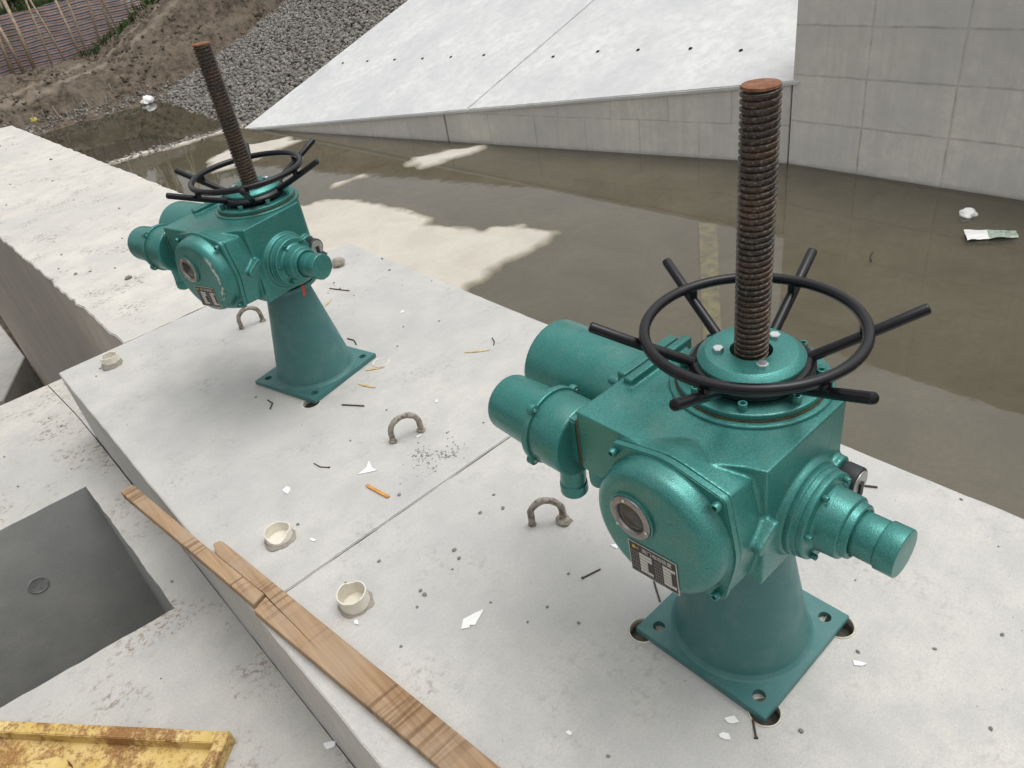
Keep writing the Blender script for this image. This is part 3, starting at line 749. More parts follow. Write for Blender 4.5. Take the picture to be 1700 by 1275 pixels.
    def strokes(b, x, y):
        for q in range(3): box(b, (x, y-.0021+q*.0018, .0019), (x+.0032, y-.0016+q*.0018, .0023))
        box(b, (x+.0013, y-.0023, .0019), (x+.0018, y+.0024, .0023))
    for x0 in (-.0555, .004):
        b = bmesh.new()
        for i in range(6):
            for j in range(4): strokes(b, x0+.0050*j, .0165-.0088*i)
        obj('lettering', b, M_PGREY, NP, smooth=False)
    b = bmesh.new()
    for j in range(14): strokes(b, -.043+.0062*j, -.0352)
    obj('lettering', b, M_PGREY, NP, smooth=False)
    tm = link('title_lettering', text_mesh('title', '阀门电动装置', .0125, M_PWHITE, NP), NP); tm.location = (.012, .0300, .0023)
    b = bmesh.new(); box(b, (-.050, .0265, .0019), (-.0425, .034, .0024)); box(b, (-.0405, .0285, .0019), (-.034, .032, .0024)); obj('emblem', b, M_PYEL, NP)
    # limit switch housing on the end face, stepped barrel and end cap
    HX, HZ = -.085, .633
    b = bmesh.new()
    lathe(b, [(0, .199), (.1010, .199), (.1010, .2105), (.0992, .2113), (.0992, .2120), (.0975, .2128), (.0970, .2225), (.0955, .2232), (.0955, .2238), (.0960, .2245), (.0955, .2345), (.0925, .2375), (.0740, .2385), (.0690, .2450), (.0665, .286), (.0630, .2885), (.0585, .2895), (.0575, .302), (.0545, .3045), (.0500, .3045), (.0500, .3015), (0, .3015)], (HX, 0, HZ), '-y', 72, .0012)
    H = obj('limit_switch_housing', b, M_HAM, T)
    for k in range(6):
        a = R(52+60*k); b = bmesh.new(); hexhead(b, (HX+.0835*math.cos(a), -.2380, HZ+.0835*math.sin(a)), .0064, .012, '-y', sock=True); obj('socket_bolt', b, M_HAM, H)
    b = bmesh.new(); lathe(b, [(0, .3025), (.0465, .3025), (.0465, .3485), (.0452, .3492), (.0452, .3502), (.0500, .3515), (.0500, .3875), (.0482, .3895), (0, .3895)], (HX, 0, HZ), '-y', 64, .001)
    obj('end_cap', b, M_HAM, T)
    # mode knob with grey dial, little lever under it
    b = bmesh.new(); lathe(b, [(0, .2025), (.031, .2025), (.031, .206), (.0355, .208), (.035, .240), (.032, .2435), (0, .2435)], (.030, 0, .642), '-y', 40, .001)
    K = obj('selector_knob', b, M_RUBBER, T)
    b = bmesh.new(); lathe(b, [(0, .2434), (.0295, .2434), (.0290, .2448), (0, .2448)], (.030, 0, .642), '-y', 36, 0); DL = obj('dial', b, M_DIAL, K)
    b = bmesh.new(); box(b, (.022, -.250, .612), (.036, -.2445, .648), .001); obj('pointer', b, M_RUBBER, K)
    b = bmesh.new(); tube(b, [(.06, -.170, .62), (.075, -.195, .597), (.088, -.215, .578)], .0085, 10); obj('declutch_lever', b, M_RUBBER, T)
    # big motor
    b = bmesh.new(); lathe(b, [(0, .235), (.121, .235), (.119, .30), (.1155, .585), (.1115, .594), (.095, .600), (0, .600)], (-.02, 0, .660), 'y', 72, .004)
    mo = obj('electric_motor', b, M_HAM, T)
    for (x, z) in ((-.118, .772), (-.155, .705), (.09, .745)):
        b = bmesh.new(); hexhead(b, (x, .235, z), .0125, .055, 'y', n=20); lathe(b, [(.0127, .250), (.0134, .251), (.0134, .253), (.0127, .254)], (x, 0, z), 'y', 20, 0); obj('bolt', b, M_HAM, mo)
    # small motor with drum, clamp flange and cable gland
    mx, mz = -.262, .702
    b = bmesh.new(); box(b, (-.297, .2245, .664), (-.22, .2320, .792)); obj('gasket', b, M_GASKET, T)
    b = bmesh.new(); lathe(b, [(0, .250), (.084, .250), (.089, .255), (.0895, .34), (0, .34)], (mx, 0, mz), 'y', 64, .003)
    box(b, (-.298, .2315, .664), (-.225, .262, .785), .004)
    tube(b, [(mx-.012, .286, .655), (mx-.012, .288, .585), (mx-.012, .290, .572)], .031, 28); TB = obj('terminal_box', b, M_HAM, T)
    b = bmesh.new(); lathe(b, [(0, .5745), (.0295, .5745), (.0295, .568), (.033, .566), (.0335, .540), (.028, .533), (0, .533)], (mx-.012, .290, 0), 'z', 28, .001); obj('cable_gland', b, M_HAM, TB)
    b = bmesh.new(); lathe(b, [(.05, .3405), (.094, .3405), (.0955, .343), (.0955, .355), (.093, .3575), (.05, .3575)], (mx, 0, mz), 'y', 64, .001)
    for k in range(4):
        a = R(35+90*k); lathe(b, [(0, .3400), (.0135, .3400), (.0135, .3560), (0, .3560)], (mx+.093*math.cos(a), 0, mz+.093*math.sin(a)), 'y', 16, .001)
    cf = obj('clamp_flange', b, M_HAM, T)
    for k in range(4):
        a = R(35+90*k); b = bmesh.new(); hexhead(b, (mx+.096*math.cos(a), .3402, mz+.096*math.sin(a)), .0045, .003, '-y' if False else 'y', n=12); obj('screw', b, M_ZINC, cf); cf.children[-1].location = (0, -.0032, 0)
    b = bmesh.new(); lathe(b, [(0, .35), (.079, .35), (.0765, .37), (.0715, .497), (.068, .505), (.055, .509), (0, .509)], (mx, 0, mz), 'y', 64, .003); obj('small_motor', b, M_HAM, T)
    return T

def copy_tree(o, parent=None):
    c = o.copy(); C.objects.link(c)
    if parent is not None: c.parent = parent; c.matrix_parent_inverse = o.matrix_parent_inverse.copy()
    for ch in o.children: copy_tree(ch, c)
    return c
near = build_hoist('larger, nearer green gate hoist with black hand wheel, in the right foreground')
far = copy_tree(near); far.location = (FAR.x, FAR.y, 0); far.rotation_euler.z = FYAW
far['label'] = 'smaller, farther green gate hoist with chipped round cover and a red tag'
for ch in far.children:
    nm = ch.name.split('.')[0]
    if nm == 'gauge_cover':
        ch.data = ch.data.copy(); ch.data.materials[0] = M_HAMC; ch['label'] = 'round cover with scraped and chipped paint'
    if nm == 'hand_wheel': ch.rotation_euler.z = R(3-9.5)-FYAW
b = bmesh.new(); prism(b, [(-.009, -.03), (.007, -.028), (.009, .012), (-.006, .016)], 0, .0015, .0004, lambda a, c, h: (a, h, c)); tube(b, [(0, .001, .012), (.004, -.002, .034), (.010, .004, .050)], .0016, 6)
o = obj('red_tag', b, M_RED, far); o.location = (-.075, -.212, .503)
# the near rod's sleeves
for i, (x, y, lab) in enumerate([(-.184, .188, 'left'), (-.174, -.183, 'front'), (.167, -.190, 'right')]):
    b = bmesh.new(); lathe(b, [(.0370, -.02), (.0370, .0015), (.0385, .0030), (.0400, .0010), (.0405, -.02)], (0, 0, 0), 'z', 48, 0); lathe(b, [(.0370, -.010), (.0375, -.045), (0, -.048)], (0, 0, 0), 'z', 32, 0, mi=1)
    for v in b.verts:
        if v.co.z > 0: v.co.z += .003*noise.noise(Vector((v.co.x*60, v.co.y*60, i*3)))+.0015
    o = obj('pipe_sleeve', b, [M_PVC, M_MUD]); o.location = (x, y, 0)
    tag(o, f'broken white pipe sleeve under the {lab} corner of the nearer base plate', 'pipe sleeve', 'pipe sleeves cast into the platform')
x, y = FSL[0]; b = bmesh.new(); lathe(b, [(.038, -.02), (.038, .001), (.0415, .001), (.0415, -.02)], (0, 0, 0), 'z', 32, 0); lathe(b, [(.038, -.012), (.0385, -.3), (0, -.3)], (0, 0, 0), 'z', 32, 0, mi=1); o = obj('pipe_sleeve', b, [M_PVC, M_MUD]); o.location = (x, y, 0)
tag(o, 'pipe sleeve hole showing under the front corner of the farther base plate', 'pipe sleeve', 'pipe sleeves cast into the platform')
b = bmesh.new(); lathe(b, [(.036, -.004), (.036, .003), (.039, .004), (.0405, .002), (.0405, -.004)], (0, 0, 0), 'z', 32, 0); lathe(b, [(0, .0015), (.036, .0015)], (0, 0, 0), 'z', 32, 0, mi=1)
o = obj('pipe_sleeve', b, [M_PVC, M_TOP]); o.location = (.165, 2.018, 0); tag(o, 'filled white pipe ring flush with the concrete right of the farther base plate', 'pipe sleeve', 'pipe sleeves cast into the platform')

# ------------------------------------------------------------------ lifting loops, pipe stubs
def loop(pa, pb, h, label, clump):
    a, c = Vector((*pa, 0)), Vector((*pb, 0)); m = (a+c)/2; d = (c-a)/2; pts = [a-Vector((0, 0, .05)), a]
    for k in range(13):
        t = math.pi*k/12; pts.append(m-d*math.cos(t)+Vector((0, 0, h*.45+h*.55*math.sin(t))))
    pts += [c, c-Vector((0, 0, .05))]
    b = bmesh.new(); tube(b, pts, .0115, 14)
    for v in b.verts:
        n = noise.noise(v.co*55)*.0032+noise.noise(v.co*160)*.0015; v.co += (v.co-m).normalized()*n
    for q, s in clump:
        k0 = len(b.verts); g = bmesh.ops.create_icosphere(b, subdivisions=3, radius=s)
        for v in g['verts']: v.co = Vector((v.co.x, v.co.y, v.co.z*.55))*(1+.35*noise.noise(v.co*60))+Vector((*q, .004))
    tag(obj('lifting_loop', b, M_REBAR, ang=60), label, 'lifting loop', 'rebar lifting loops in the platform')
loop((-.140, 1.478), (-.026, 1.444), .098, 'mortar-crusted rebar loop in the middle of the farther block, near the joint', [((-.14, 1.478), .017), ((-.026, 1.444), .018)])
loop((-.101, .722), (-.021, .655), .100, 'mortar-crusted rebar loop just under the nearer hoist\'s cable gland', [((-.101, .722), .014), ((-.021, .653), .026)])
loop((-.098, 2.955), (.013, 2.930), .100, 'rebar loop standing behind the farther hoist, left of its pedestal', [((-.098, 2.955), .014), ((.013, 2.93), .016)])
def stub(x, y, r, h, label, tilt, brk, dirty=False):
    b = bmesh.new(); n = 48
    lathe(b, [(r, -.02), (r, h), (r-.0018, h+.0012), (r-.0042, h), (r-.0045, .004), (0, .003)], (0, 0, 0), 'z', n, 0)
    for v in b.verts:
        if v.co.z > h*.5:
            a = math.atan2(v.co.y, v.co.x); v.co.z += .004*noise.noise(Vector((math.cos(a)*2, math.sin(a)*2, r*99)))
            for (a0, wd, dp) in brk:
                dd = abs((a-R(a0)+math.pi) % (2*math.pi)-math.pi)
                if dd < R(wd): v.co.z -= dp*(1-(dd/R(wd))**2)
    o = obj('pipe_stub', b, [M_PVC, M_MORTAR], ang=40); o.location = (x, y, 0); o.rotation_euler = tilt
    if dirty or True:
        c = bmesh.new(); lathe(c, [(r+.0005, .0), (r+.010, .0), (r+.005, .006), (r+.0005, .011)], (0, 0, 0), 'z', 36, 0)
        for v in c.verts:
            a = math.atan2(v.co.y, v.co.x); q = 1+.35*noise.noise(Vector((math.cos(a)*1.8, math.sin(a)*1.8, x*7)))
            v.co.z *= q*(2.2 if dirty else 1)
            if math.hypot(v.co.x, v.co.y) > r+.001: v.co.x *= .5+.5*q; v.co.y *= .5+.5*q
        obj('mortar_collar', c, M_MORTAR, o)
    return tag(o, label, 'pipe stub', 'white pipe stubs sticking out of the platform')
stub(-.708, 1.358, .046, .040, 'low broken white pipe stub between the plank and the platform joint, on the farther block', (R(-3), R(2), 0), [(-120, 55, .022)])
stub(-.682, .905, .046, .058, 'white pipe stub beside the plank on the nearer block, tallest of the stubs', (R(2), R(-2), 0), [(60, 25, .010)])
stub(-.700, 3.223, .043, .055, 'dirty white pipe stub at the far left corner of the platform', (R(-2), R(4), 0), [(150, 30, .012)], True)
def lump(name, x, y, z, s, mat, label, cat, sq=.8, seed=0, amp=.35, group=None, fr=9):
    b = bmesh.new(); bmesh.ops.create_icosphere(b, subdivisions=3, radius=1)
    for v in b.verts:
        q = 1+amp*noise.noise(v.co*1.4+Vector((seed, 0, 0)))+amp*.4*noise.noise(v.co*3.5+Vector((0, seed, 0)))
        v.co = Vector((v.co.x*q, v.co.y*q, v.co.z*q*sq))*s
    o = obj(name, b, mat, ang=60); o.location = (x, y, z+s*sq*.75); return tag(o, label, cat, group)
lump('mortar_lump', .628, 3.150, 0, .036, M_MORTAR, 'small pale lump of mortar standing right of the farther hoist', 'lump', .85, 2, .3)

# ------------------------------------------------------------------ planks lying along the platform edge
def plank(name, poly, z0, z1, mat, label, org):
    b = bmesh.new(); prism(b, [(x-org[0], y-org[1]) for x, y in poly], z0, z1, .0018)
    o = obj(name, b, mat, ang=35); o.location = (org[0], org[1], 0); return tag(o, label, 'plank', 'weathered planks along the platform edge')
plank('wooden_plank', [(-.9005, 1.43), (-.890, 1.489), (-.884, 1.495), (-.866, 1.490), (-.859, 1.478), (-.8232, 1.14), (-.7902, .83), (-.7575, .52), (-.722, .186), (-.700, -.02), (-.785, -.05), (-.8282, .338), (-.8757, .73), (-.9215, 1.108), (-.900, 1.116), (-.8700, 1.1275), (-.8540, .80), (-.8672, 1.1285), (-.8660, 1.131)], .001, .032, M_WOOD, 'wide brown plank with dark cross bands lying along the platform edge', (-.8, .7))
o = plank('wooden_batten', [(-1.021, 2.066), (-1.016, 2.072), (-.974, 2.070), (-.970, 2.064), (-.9405, 1.78), (-.9082, 1.48), (-.8690, 1.1395), (-.9118, 1.1240), (-.9560, 1.51), (-.9945, 1.84)], .003, .036, M_WOOD2, 'narrow brown batten butted against the wide plank, its tip poking past the platform step', (-.93, 1.5))

# ------------------------------------------------------------------ rusty yellow form panel on the pavement
Y = empty('form_panel', (-1.150, 1.125, -.42), R(130), 'rusty yellow steel form panel lying by the square pit, bottom left corner', 'form panel')
b = bmesh.new(); box(b, (0, 0.004, .004), (1.5, .7, .010)); obj('face_plate', b, M_YEL, Y)
def rail(lo, hi, nm='frame_rail'):
    b = bmesh.new(); box(b, lo, hi, .003); return obj(nm, b, M_YEL, Y)
rail((.040, 0, .001), (1.5, .042, .052)); rail((-.004, .001, .0), (.036, .7, .056)); 
b = bmesh.new(); prism(b, [(.82, .170), (.70, .142), (.66, .128), (.615, .124), (.57, .112), (.525, .118), (.505, .138), (.475, .150), (.46, .36), (.82, .36)], .012, .050, .0015); obj('stiffener', b, [M_YEL, M_RUST], Y)
for f in Y.children[-1].data.polygons:
    if abs(f.normal.z) < .8: f.material_index = 1

# ------------------------------------------------------------------ scraps on the concrete
def shard(x, y, s, seed, label, z=0, mat=None, name='plastic_shard', cat='shard', group='white plastic shards lying about', n=6, asp=.6, rz=None):
    rs = random.Random(seed); pts = []
    for k in range(n):
        a = 2*math.pi*(k+rs.uniform(-.3, .3))/n; r = s*rs.uniform(.45, 1.15); pts.append((r*math.cos(a), r*math.sin(a)*asp))
    b = bmesh.new(); prism(b, hull(pts) if seed % 2 else pts, 0, .0022, .0004)
    for v in b.verts: v.co.z += .10*s*(v.co.x/s)**2
    o = obj(name, b, mat or M_WHITE, ang=30); o.location = (x, y, z+.001); o.rotation_euler = (rs.uniform(-.06, .06), rs.uniform(-.06, .06), rs.uniform(0, 6.3) if rz is None else rz)
    return tag(o, label, cat, group)
b = bmesh.new(); prism(b, [(-.040, -.018), (.034, -.020), (.016, .000), (.004, .050), (-.006, .012)], .001, .004, .0005)
o = obj('plastic_shard', b, M_WHITE); o.location = (-.300, 1.418, 0); o.rotation_euler = (0, 0, R(-32)); tag(o, 'pointed white shard between the rebar loop and the orange wood chip', 'shard', 'white plastic shards lying about')
b = bmesh.new(); prism(b, [(-.036, -.020), (-.012, -.024), (-.008, -.016), (.006, -.022), (.044, .022), (.018, .020), (-.022, .012)], .001, .004, .0005)
o = obj('plastic_shard', b, M_WHITE); o.location = (-.482, .583, 0); o.rotation_euler = (0, 0, R(-26)); tag(o, 'big curved white shard on the nearer block, right of the tall pipe stub', 'shard', 'white plastic shards lying about')
for (x, y, s, sd, lb) in [(-.569, 1.569, .027, 11, 'white shard on the farther block, behind the low broken pipe stub'),
    (-.248, -.135, .024, 13, 'upper of two white shards lying left of the front corner of the nearer base plate'),
    (-.293, -.146, .022, 15, 'lower of two white shards lying left of the front corner of the nearer base plate'),
    (.093, -.281, .020, 17, 'small white shard right of the nearer base plate'),
    (.002, .451, .016, 19, 'white crumb showing left of the nearer hoist\'s round cover'),
    (-.538, .132, .011, 21, 'tiny white crumb on the nearer block, close to the bottom edge of the view'),
    (-.719, .845, .016, 23, 'small white chip just below the tall pipe stub'),
    (-.633, 1.259, .014, 25, 'thin white chip right of the low broken pipe stub'),
    (.511, 2.334, .018, 27, 'white chip far right of the farther hoist, near the water-side edge'),
    (.133, 1.551, .013, 29, 'tiny white chip right of the rebar loop by the joint'),
    (-.058, 1.422, .014, 31, 'small white chip at the foot of the rebar loop by the joint'),
    (.115, 2.235, .022, 35, 'white scraps lying behind the farther hoist\'s base plate')]:
    shard(x, y, s, sd, lb)
shard(-.939, .871, .026, 33, 'white shard lying on the lower pavement at the foot of the platform step', z=-.42)
def nail(p, q, r, label, head=True, mat=None, bend=0.0, z=0, name='nail', cat='nail', group='nails and bits of wire on the platform'):
    a, c = Vector((*p, z+r)), Vector((*q, z+r)); m = (a+c)/2+Vector((-(c-a).y, (c-a).x, 0))*bend
    b = bmesh.new(); tube(b, [a, (a+m)/2, m, (m+c)/2, c], r, 8)
    if head:
        d = (c-a).normalized(); tube(b, [a-d*.001, a+d*.0015], r*2.0, 10)
    return tag(obj(name, b, mat or M_NAIL, ang=40), label, cat, group)
nail((-.159, .442), (-.098, .424), .0026, 'straight nail lying left of the nearer hoist\'s nameplate')
nail((-.031, .273), (-.077, .214), .0026, 'nail lying against the left edge of the nearer base plate', False)
nail((-.245, -.206), (-.210, -.174), .0026, 'nail pointing at the front sleeve of the nearer base plate')
nail((-.393, 1.552), (-.419, 1.625), .0022, 'bent nail left of the pointed white shard', True, bend=.12)
nail((-.136, 1.876), (-.080, 1.785), .0032, 'straight wire piece in front of the farther base plate', False)
nail((-.329, 2.199), (-.356, 2.124), .0030, 'bent wire left of the farther base plate', False, bend=.2)
nail((.607, 1.736), (.569, 1.681), .0026, 'short nail on the far right of the farther block', False, bend=.1)
nail((.683, .038), (.715, -.022), .0034, 'rusty nail on a rust stain behind the nearer hoist\'s end cap', True)
nail((.187, 2.35), (.182, 2.259), .0030, 'bent nail behind the farther base plate', False, bend=.15)
nail((.430, 2.93), (.480, 2.80), .0030, 'wire piece right of the farther hoist\'s flange', False)
b = bmesh.new(); prism(b, [(-.062, -.006), (-.045, -.009), (.060, -.007), (.064, .005), (-.060, .004)], .001, .007, .0008)
o = obj('wood_chip', b, M_CHIP); o.location = (-.346, 1.284, 0); o.rotation_euler.z = R(-83); tag(o, 'orange sliver of wood left of the platform joint', 'wood chip')
for (x, y, s, rz, lb) in [(.49, 1.705, .060, -.85, 'straw-coloured sliver on the far right of the farther block'), (.115, 1.995, .045, -.7, 'straw sliver touching the pipe ring right of the farther base plate'), (.014, 1.905, .050, -1.3, 'straw sliver in front of the right corner of the farther base plate'), (.33, 2.78, .035, .4, 'pale wood flake behind the farther pedestal')]:
    b = bmesh.new(); prism(b, [(-s, -.004), (-s*.3, -.007), (s*.5, -.003), (s, .003), (s*.2, .006), (-s*.7, .004)], .001, .0035, .0005)
    o = obj('wood_sliver', b, M_STRAW); o.location = (x, y, 0); o.rotation_euler.z = rz; tag(o, lb, 'wood chip')
b = bmesh.new(); tube(b, [(0, 0, 0), (.02, -.004, .025), (.03, -.010, .055)], .0035, 8); o = obj('twig', b, M_NAIL); o.location = (-1.018, 1.70, -.05); 
bpy.data.objects.remove(o)
# pebbles: four shapes, many copies
PEBS = []
for sd in range(5):
    b = bmesh.new(); bmesh.ops.create_icosphere(b, subdivisions=2, radius=1)
    for v in b.verts:
        q = 1+.45*noise.noise(v.co*1.3+Vector((sd*3.7, 0, 0))); v.co = Vector((v.co.x*q, v.co.y*q*.8, v.co.z*q*.6))
    me = bpy.data.meshes.new('pebble'); b.to_mesh(me); b.free(); me.materials.append(M_PEB); PEBS.append(me)
def pebble(x, y, s, z=0):
    o = link('pebble', random.choice(PEBS)); o.location = (x, y, z+s*.3); o.scale = (s, s, s); o.rotation_euler = (random.uniform(-.3, .3), random.uniform(-.3, .3), random.uniform(0, 6.3))
    return tag(o, 'small grey pebble lying loose on the concrete', 'pebble', 'loose pebbles')
random.seed(11)
for (x, y) in [(-.088, .932), (-.112, .857), (-.177, .902), (-.343, .839), (-.354, .799), (-.397, .78), (-.535, .995), (-.517, .79), (-.517, .768), (-.561, .747), (-.677, .669), (-.303, .448), (-.377, .453), (-.283, .34), (.026, 1.346), (-.248, 1.63), (-.63, 1.371), (-.306, 1.204), (.4, -.499), (.255, -.397), (.198, 2.649), (.485, 2.973), (.464, 2.872), (.828, 2.985), (.762, 2.812), (.813, 2.477), (.423, 2.199), (.297, 2.072), (-.354, 2.271), (-.796, 3.181), (.396, 2.89), (.125, -.264), (-.084, -.127), (.129, -.576), (-.755, 3.245), (-.16, -.272)]:
    pebble(x, y, random.uniform(.004, .0085))
for _ in range(24):
    x, y = random.uniform(-.88, .82), random.uniform(-.9, 3.3)
    if math.hypot(x, y) < .30 or math.hypot(x-FAR.x, y-FAR.y) < .32 or x < -.65-.17*(y-.2)/1.3 and y < 1.55: continue
    pebble(x, y, random.uniform(.0022, .0055))
for _ in range(34): pebble(random.uniform(-.55, .42), random.uniform(3.6, 10.5), random.uniform(.004, .022)*random.random()+.004, -.001)
for _ in range(40):
    x, y = random.uniform(-1.9, -.95), random.uniform(.6, 4.0)
    if 1.8 < y < 3.05 and x < -1.05: continue
    pebble(x, y, random.uniform(.003, .008), -.42)
vs = bmesh.new()
for (cx, cy, sx, sy, n) in [(-.115, 1.31, .026, .030, 60), (-.045, 1.24, .036, .020, 50), (-.10, 1.27, .07, .05, 30)]:
    for _ in range(n):
        x, y = random.gauss(cx, sx), random.gauss(cy, sy); s = random.uniform(.0012, .0038)
        g = bmesh.ops.create_icosphere(vs, subdivisions=1, radius=s)
        for v in g['verts']: v.co = Vector((v.co.x*random.uniform(.7, 2.2), v.co.y, v.co.z*.5))+Vector((x, y, s*.3))
tag(obj('grit', vs, M_PEB), 'patch of dark grit spilled below the rebar loop beside the joint', 'grit', kind='stuff')

# ------------------------------------------------------------------ litter in and around the pool
lump('foam_lump', 7.279, 1.998, WL-.02, .085, M_FOAM, 'round lump of white foam floating near the tall grey wall', 'foam', .55, 5, .45)
b = bmesh.new(); n = 14
gv = [[b.verts.new(((i/n-.5)*.46, (j/n-.5)*.26*(1-.5*i/n), .012+.030*abs(fbm(i*.35, j*.35, 2.0))+.02*math.exp(-((i-4)**2+(j-7)**2)/9))) for j in range(n+1)] for i in range(n+1)]
for i in range(n):
    for j in range(n): 
        f = b.faces.new((gv[i][j], gv[i+1][j], gv[i+1][j+1], gv[i][j+1])); f.material_index = 0 if i > 5 else 1
o = obj('plastic_bag', b, [M_FILM, M_WHITE], ang=60); o.location = (6.885, 1.616, WL); o.rotation_euler.z = R(-60); tag(o, 'crumpled white and green plastic bag floating in the pool below the tall wall', 'bag')
for (x, y, l, rz, lb) in [(6.35, 1.0, .10, .9, 'dark twig floating below the plastic bag, left of a forked one'), (6.42, .87, .12, 2.2, 'dark forked twig floating at the right edge below the plastic bag'), (5.9, 2.35, .10, .4, 'short dark twig floating left of the plastic bag'), (3.52, 7.09, .07, .2, 'dark floating scrap on the grey water near the sand bar')]:
    b = bmesh.new(); tube(b, [(-l, 0, .006), (0, .015, .010), (l, 0, .006)], .010, 8); o = obj('twig', b, M_NAIL); o.location = (x, y, WL); o.rotation_euler.z = rz; tag(o, lb, 'twig')
lump('white_sack', 5.26, 21.75, -2.0, .15, M_FOAM, 'lumpy white sack on the far shore of the dark pool', 'sack', .7, 8, .5)
lump('yellow_rag', 2.60, 22.45, -1.78, .11, M_PYEL, 'small yellow rag on the far shore at the end of the pier', 'rag', .7, 3, .5)
b = bmesh.new(); random.seed(5)
for i in range(9):
    x, y = 2.55+i*.27+random.uniform(-.1, .1), 22.35+random.uniform(-.2, .1); z = dike(x, y); l = random.uniform(.10, .24)
    s = link('stake', bpy.data.meshes.new('stake')); q = bmesh.new(); tube(q, [(0, 0, -.1), (random.uniform(-.05, .05), 0, l)],   .018, 7); q.to_mesh(s.data); q.free(); s.data.materials.append(M_STAKE); s.location = (x, y, z)
    tag(s, 'short pale stake poking out of the far shore', 'stake', 'pale stakes along the far shore')
b.free()

# ------------------------------------------------------------------ striped tarpaulin with leaning poles, grass and trees
def m_tarp():
    k = NT('striped_tarpaulin'); sx = k.n('ShaderNodeSeparateXYZ'); k.l(k.co.outputs['Object'], sx.inputs[0])
    z = k.math('ADD', sx.outputs['Z'], k.math('MULTIPLY', k.math('SUBTRACT', k.noise(1.3, 3), .5), .10))
    fr = k.math('FRACT', k.math('MULTIPLY', z, 7.6))
    c = k.ramp(fr, [(0.0, (.60, .54, .52)), (.32, (.46, .22, .17)), (.54, (.60, .54, .52)), (.76, (.10, .11, .17))], 'CONSTANT')
    c = k.mix(k.ramp(k.noise(5, 5, .7), [(.4, .35), (.65, 0.0)]), c, (.12, .095, .085))
    k.col(c); k.set(.6, 0, .3); k.bump(k.noise(4, 4), .05, .6); return k.m
xs_t = rng(-3, 7.25, .12); b = bmesh.new(); rows = []
def fence_y(x): return 25.2+.10*math.sin(x*1.1)+.06*fbm(x*2, 1.0)
for x in xs_t:
    zb = dike(x, fence_y(x)-.05)-.1; zt = .50+.06*fbm(x*.9, 5.0)-.03*max(0, x-5)
    rows.append([b.verts.new((x, fence_y(x)+.35*t+.05*fbm(x*2, t*3, 8.0), zb+(zt-zb)*t)) for t in [k/10 for k in range(11)]])
for A, B in zip(rows, rows[1:]):
    for i in range(10): b.faces.new((A[i], B[i], B[i+1], A[i+1]))
bmesh.ops.solidify(b, geom=b.faces[:], thickness=.012)
tag(obj('tarpaulin', b, m_tarp(), ang=60), 'red, white and blue striped tarpaulin hung along the dirt bank, top left', 'tarpaulin')
M_POLE = simple('pale_pole_wood', (.30, .235, .165), .8, 0, 12, .35)
random.seed(21)
pm = bmesh.new(); tube(pm, [(0, 0, -.2), (.01, .1, .9), (0, .23, 2.05)], .038, 9, rr=[.040, .036, .030]); pme = bpy.data.meshes.new('pole'); pm.to_mesh(pme); pm.free(); pme.shade_smooth(); pme.materials.append(M_POLE)
for i in range(22):
    x = -.6+i*.36+random.uniform(-.10, .10); y = fence_y(x)-.22
    o = link('pole', pme); o.location = (x, y, dike(x, y)); o.rotation_euler = (R(random.uniform(-3, 3)), R(random.uniform(-8, 8)), 0); q = random.uniform(.7, 1.35); o.scale = (q, q, random.uniform(.75, 1.12))
    tag(o, 'pale wooden pole leaning against the striped tarpaulin', 'pole', 'poles holding up the striped tarpaulin')
def leafmat(name, c0, c1):
    k = NT(name); at = k.n('ShaderNodeAttribute', attribute_name='tone'); k.col(k.mix(at.outputs['Fac'], c0, c1)); k.set(.7, 0, .2); return k.m
M_GRASS = leafmat('grass_green', (.025, .055, .014), (.075, .12, .04)); M_LEAF = leafmat('leaf_green', (.018, .035, .012), (.07, .10, .03))
def leaves(name, spots, mat, parent=None):
    vs, fs, tn = [], [], []
    for (p, d, wdt) in spots:
        p, d = Vector(p), Vector(d); s = d.orthogonal().normalized(); s = (Matrix.Rotation(random.uniform(0, 6.3), 3, d.normalized()) @ s)*wdt
        n0 = len(vs); vs += [p-s*.4, p+s*.4, p+d*.6+s, p+d, p+d*.6-s]; fs.append([n0, n0+1, n0+2, n0+3, n0+4]); tn += [random.random()]*5
    me = bpy.data.meshes.new(name); me.from_pydata(vs, [], fs); me.materials.append(mat); me.attributes.new('tone', 'FLOAT', 'POINT').data.foreach_set('value', tn)
    return link(name, me, parent)
sp = []
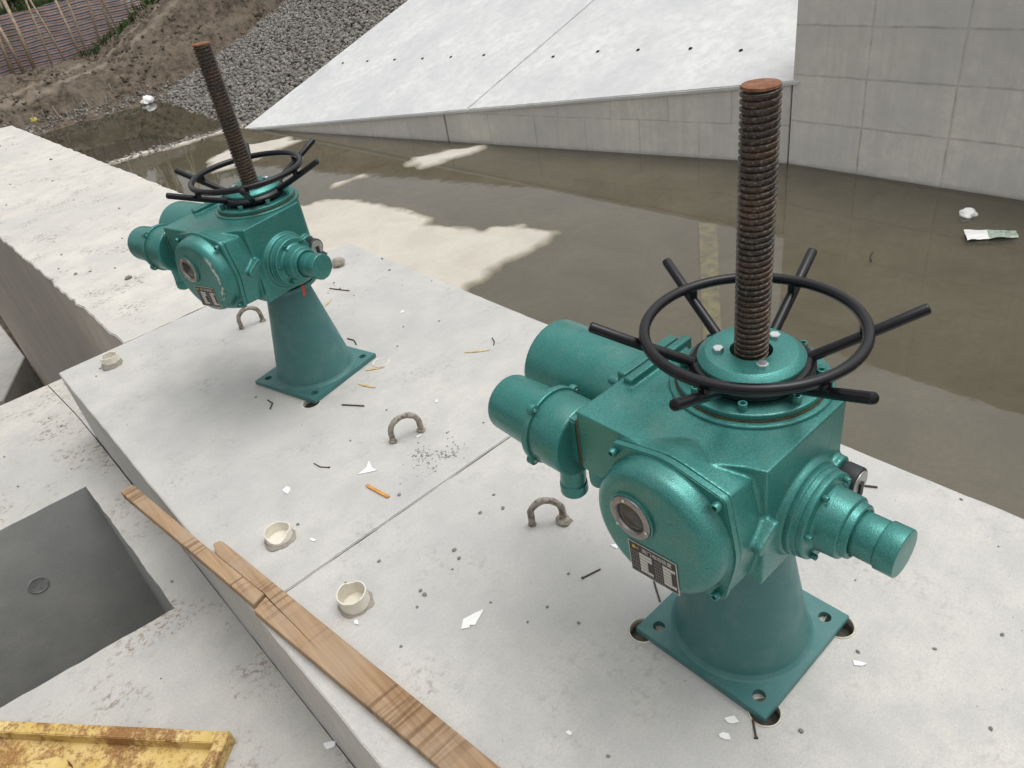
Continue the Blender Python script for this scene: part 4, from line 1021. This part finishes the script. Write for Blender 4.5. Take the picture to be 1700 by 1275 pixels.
for _ in range(9000):
    x, y = random.uniform(-4, 9), 25.75+abs(random.gauss(0, 1.3)); sp.append(((x, y, dike(x, y)), (random.gauss(0, .10), random.gauss(0, .10), random.uniform(.18, .65)), random.uniform(.008, .02)))
for _ in range(500):
    x = random.uniform(4.8, 8.5); y = fence_y(x)-.15+random.gauss(0, .22); sp.append(((x, y, dike(x, y)), (random.gauss(0, .08), random.gauss(0, .08), random.uniform(.06, .25)), random.uniform(.01, .03)))
tag(leaves('grass', sp, M_GRASS), 'tall green grass and weeds behind and beside the striped tarpaulin', 'grass', kind='stuff')
M_BARK = simple('bark', (.085, .068, .05), .9, 0, 14, .35)
for i, (x, y, h, r) in enumerate([(1.2, 27.6, .9, .40), (2.3, 27.3, 1.15, .36), (3.5, 27.8, .8, .45), (4.4, 27.2, 1.25, .34), (5.6, 27.6, .95, .42), (6.6, 27.4, 1.3, .36), (7.9, 27.8, 1.0, .45)]):
    z = dike(x, y); T = empty('shrub', (x, y, z), 0, 'leafy shrub behind the tarpaulin, mirrored in the dark pool', 'shrub', 'shrubs behind the tarpaulin')
    b = bmesh.new(); tube(b, [(0, 0, -.1), (.03, .02, h*.4), (-.02, .03, h*.75), (0, 0, h)], .1, 9, rr=[.035, .026, .016, .008])
    for k in range(7):
        a = random.uniform(0, 6.3); z0 = h*random.uniform(.35, .75); tube(b, [(0, 0, z0), (math.cos(a)*r*.45, math.sin(a)*r*.45, z0+.10), (math.cos(a)*r*.8, math.sin(a)*r*.8, z0+.18)], .03, 6, rr=[.014, .009, .004])
    obj('trunk', b, M_BARK, T)
    sp = []
    cl = [(Vector((random.gauss(0, r*.45), random.gauss(0, r*.45), h*random.uniform(.35, 1.0))), random.uniform(.25, .5)*r) for _ in range(16)]
    for _ in range(1100):
        c, s = random.choice(cl); d = Vector((random.gauss(0, 1), random.gauss(0, 1), random.gauss(0, 1))); d.normalize(); p = c+d*s*random.uniform(.5, 1.0)**.5
        sp.append((p, Vector((random.gauss(0, .05), random.gauss(0, .05), random.gauss(.01, .05))), random.uniform(.016, .03)))
    leaves('crown', sp, M_LEAF, T)
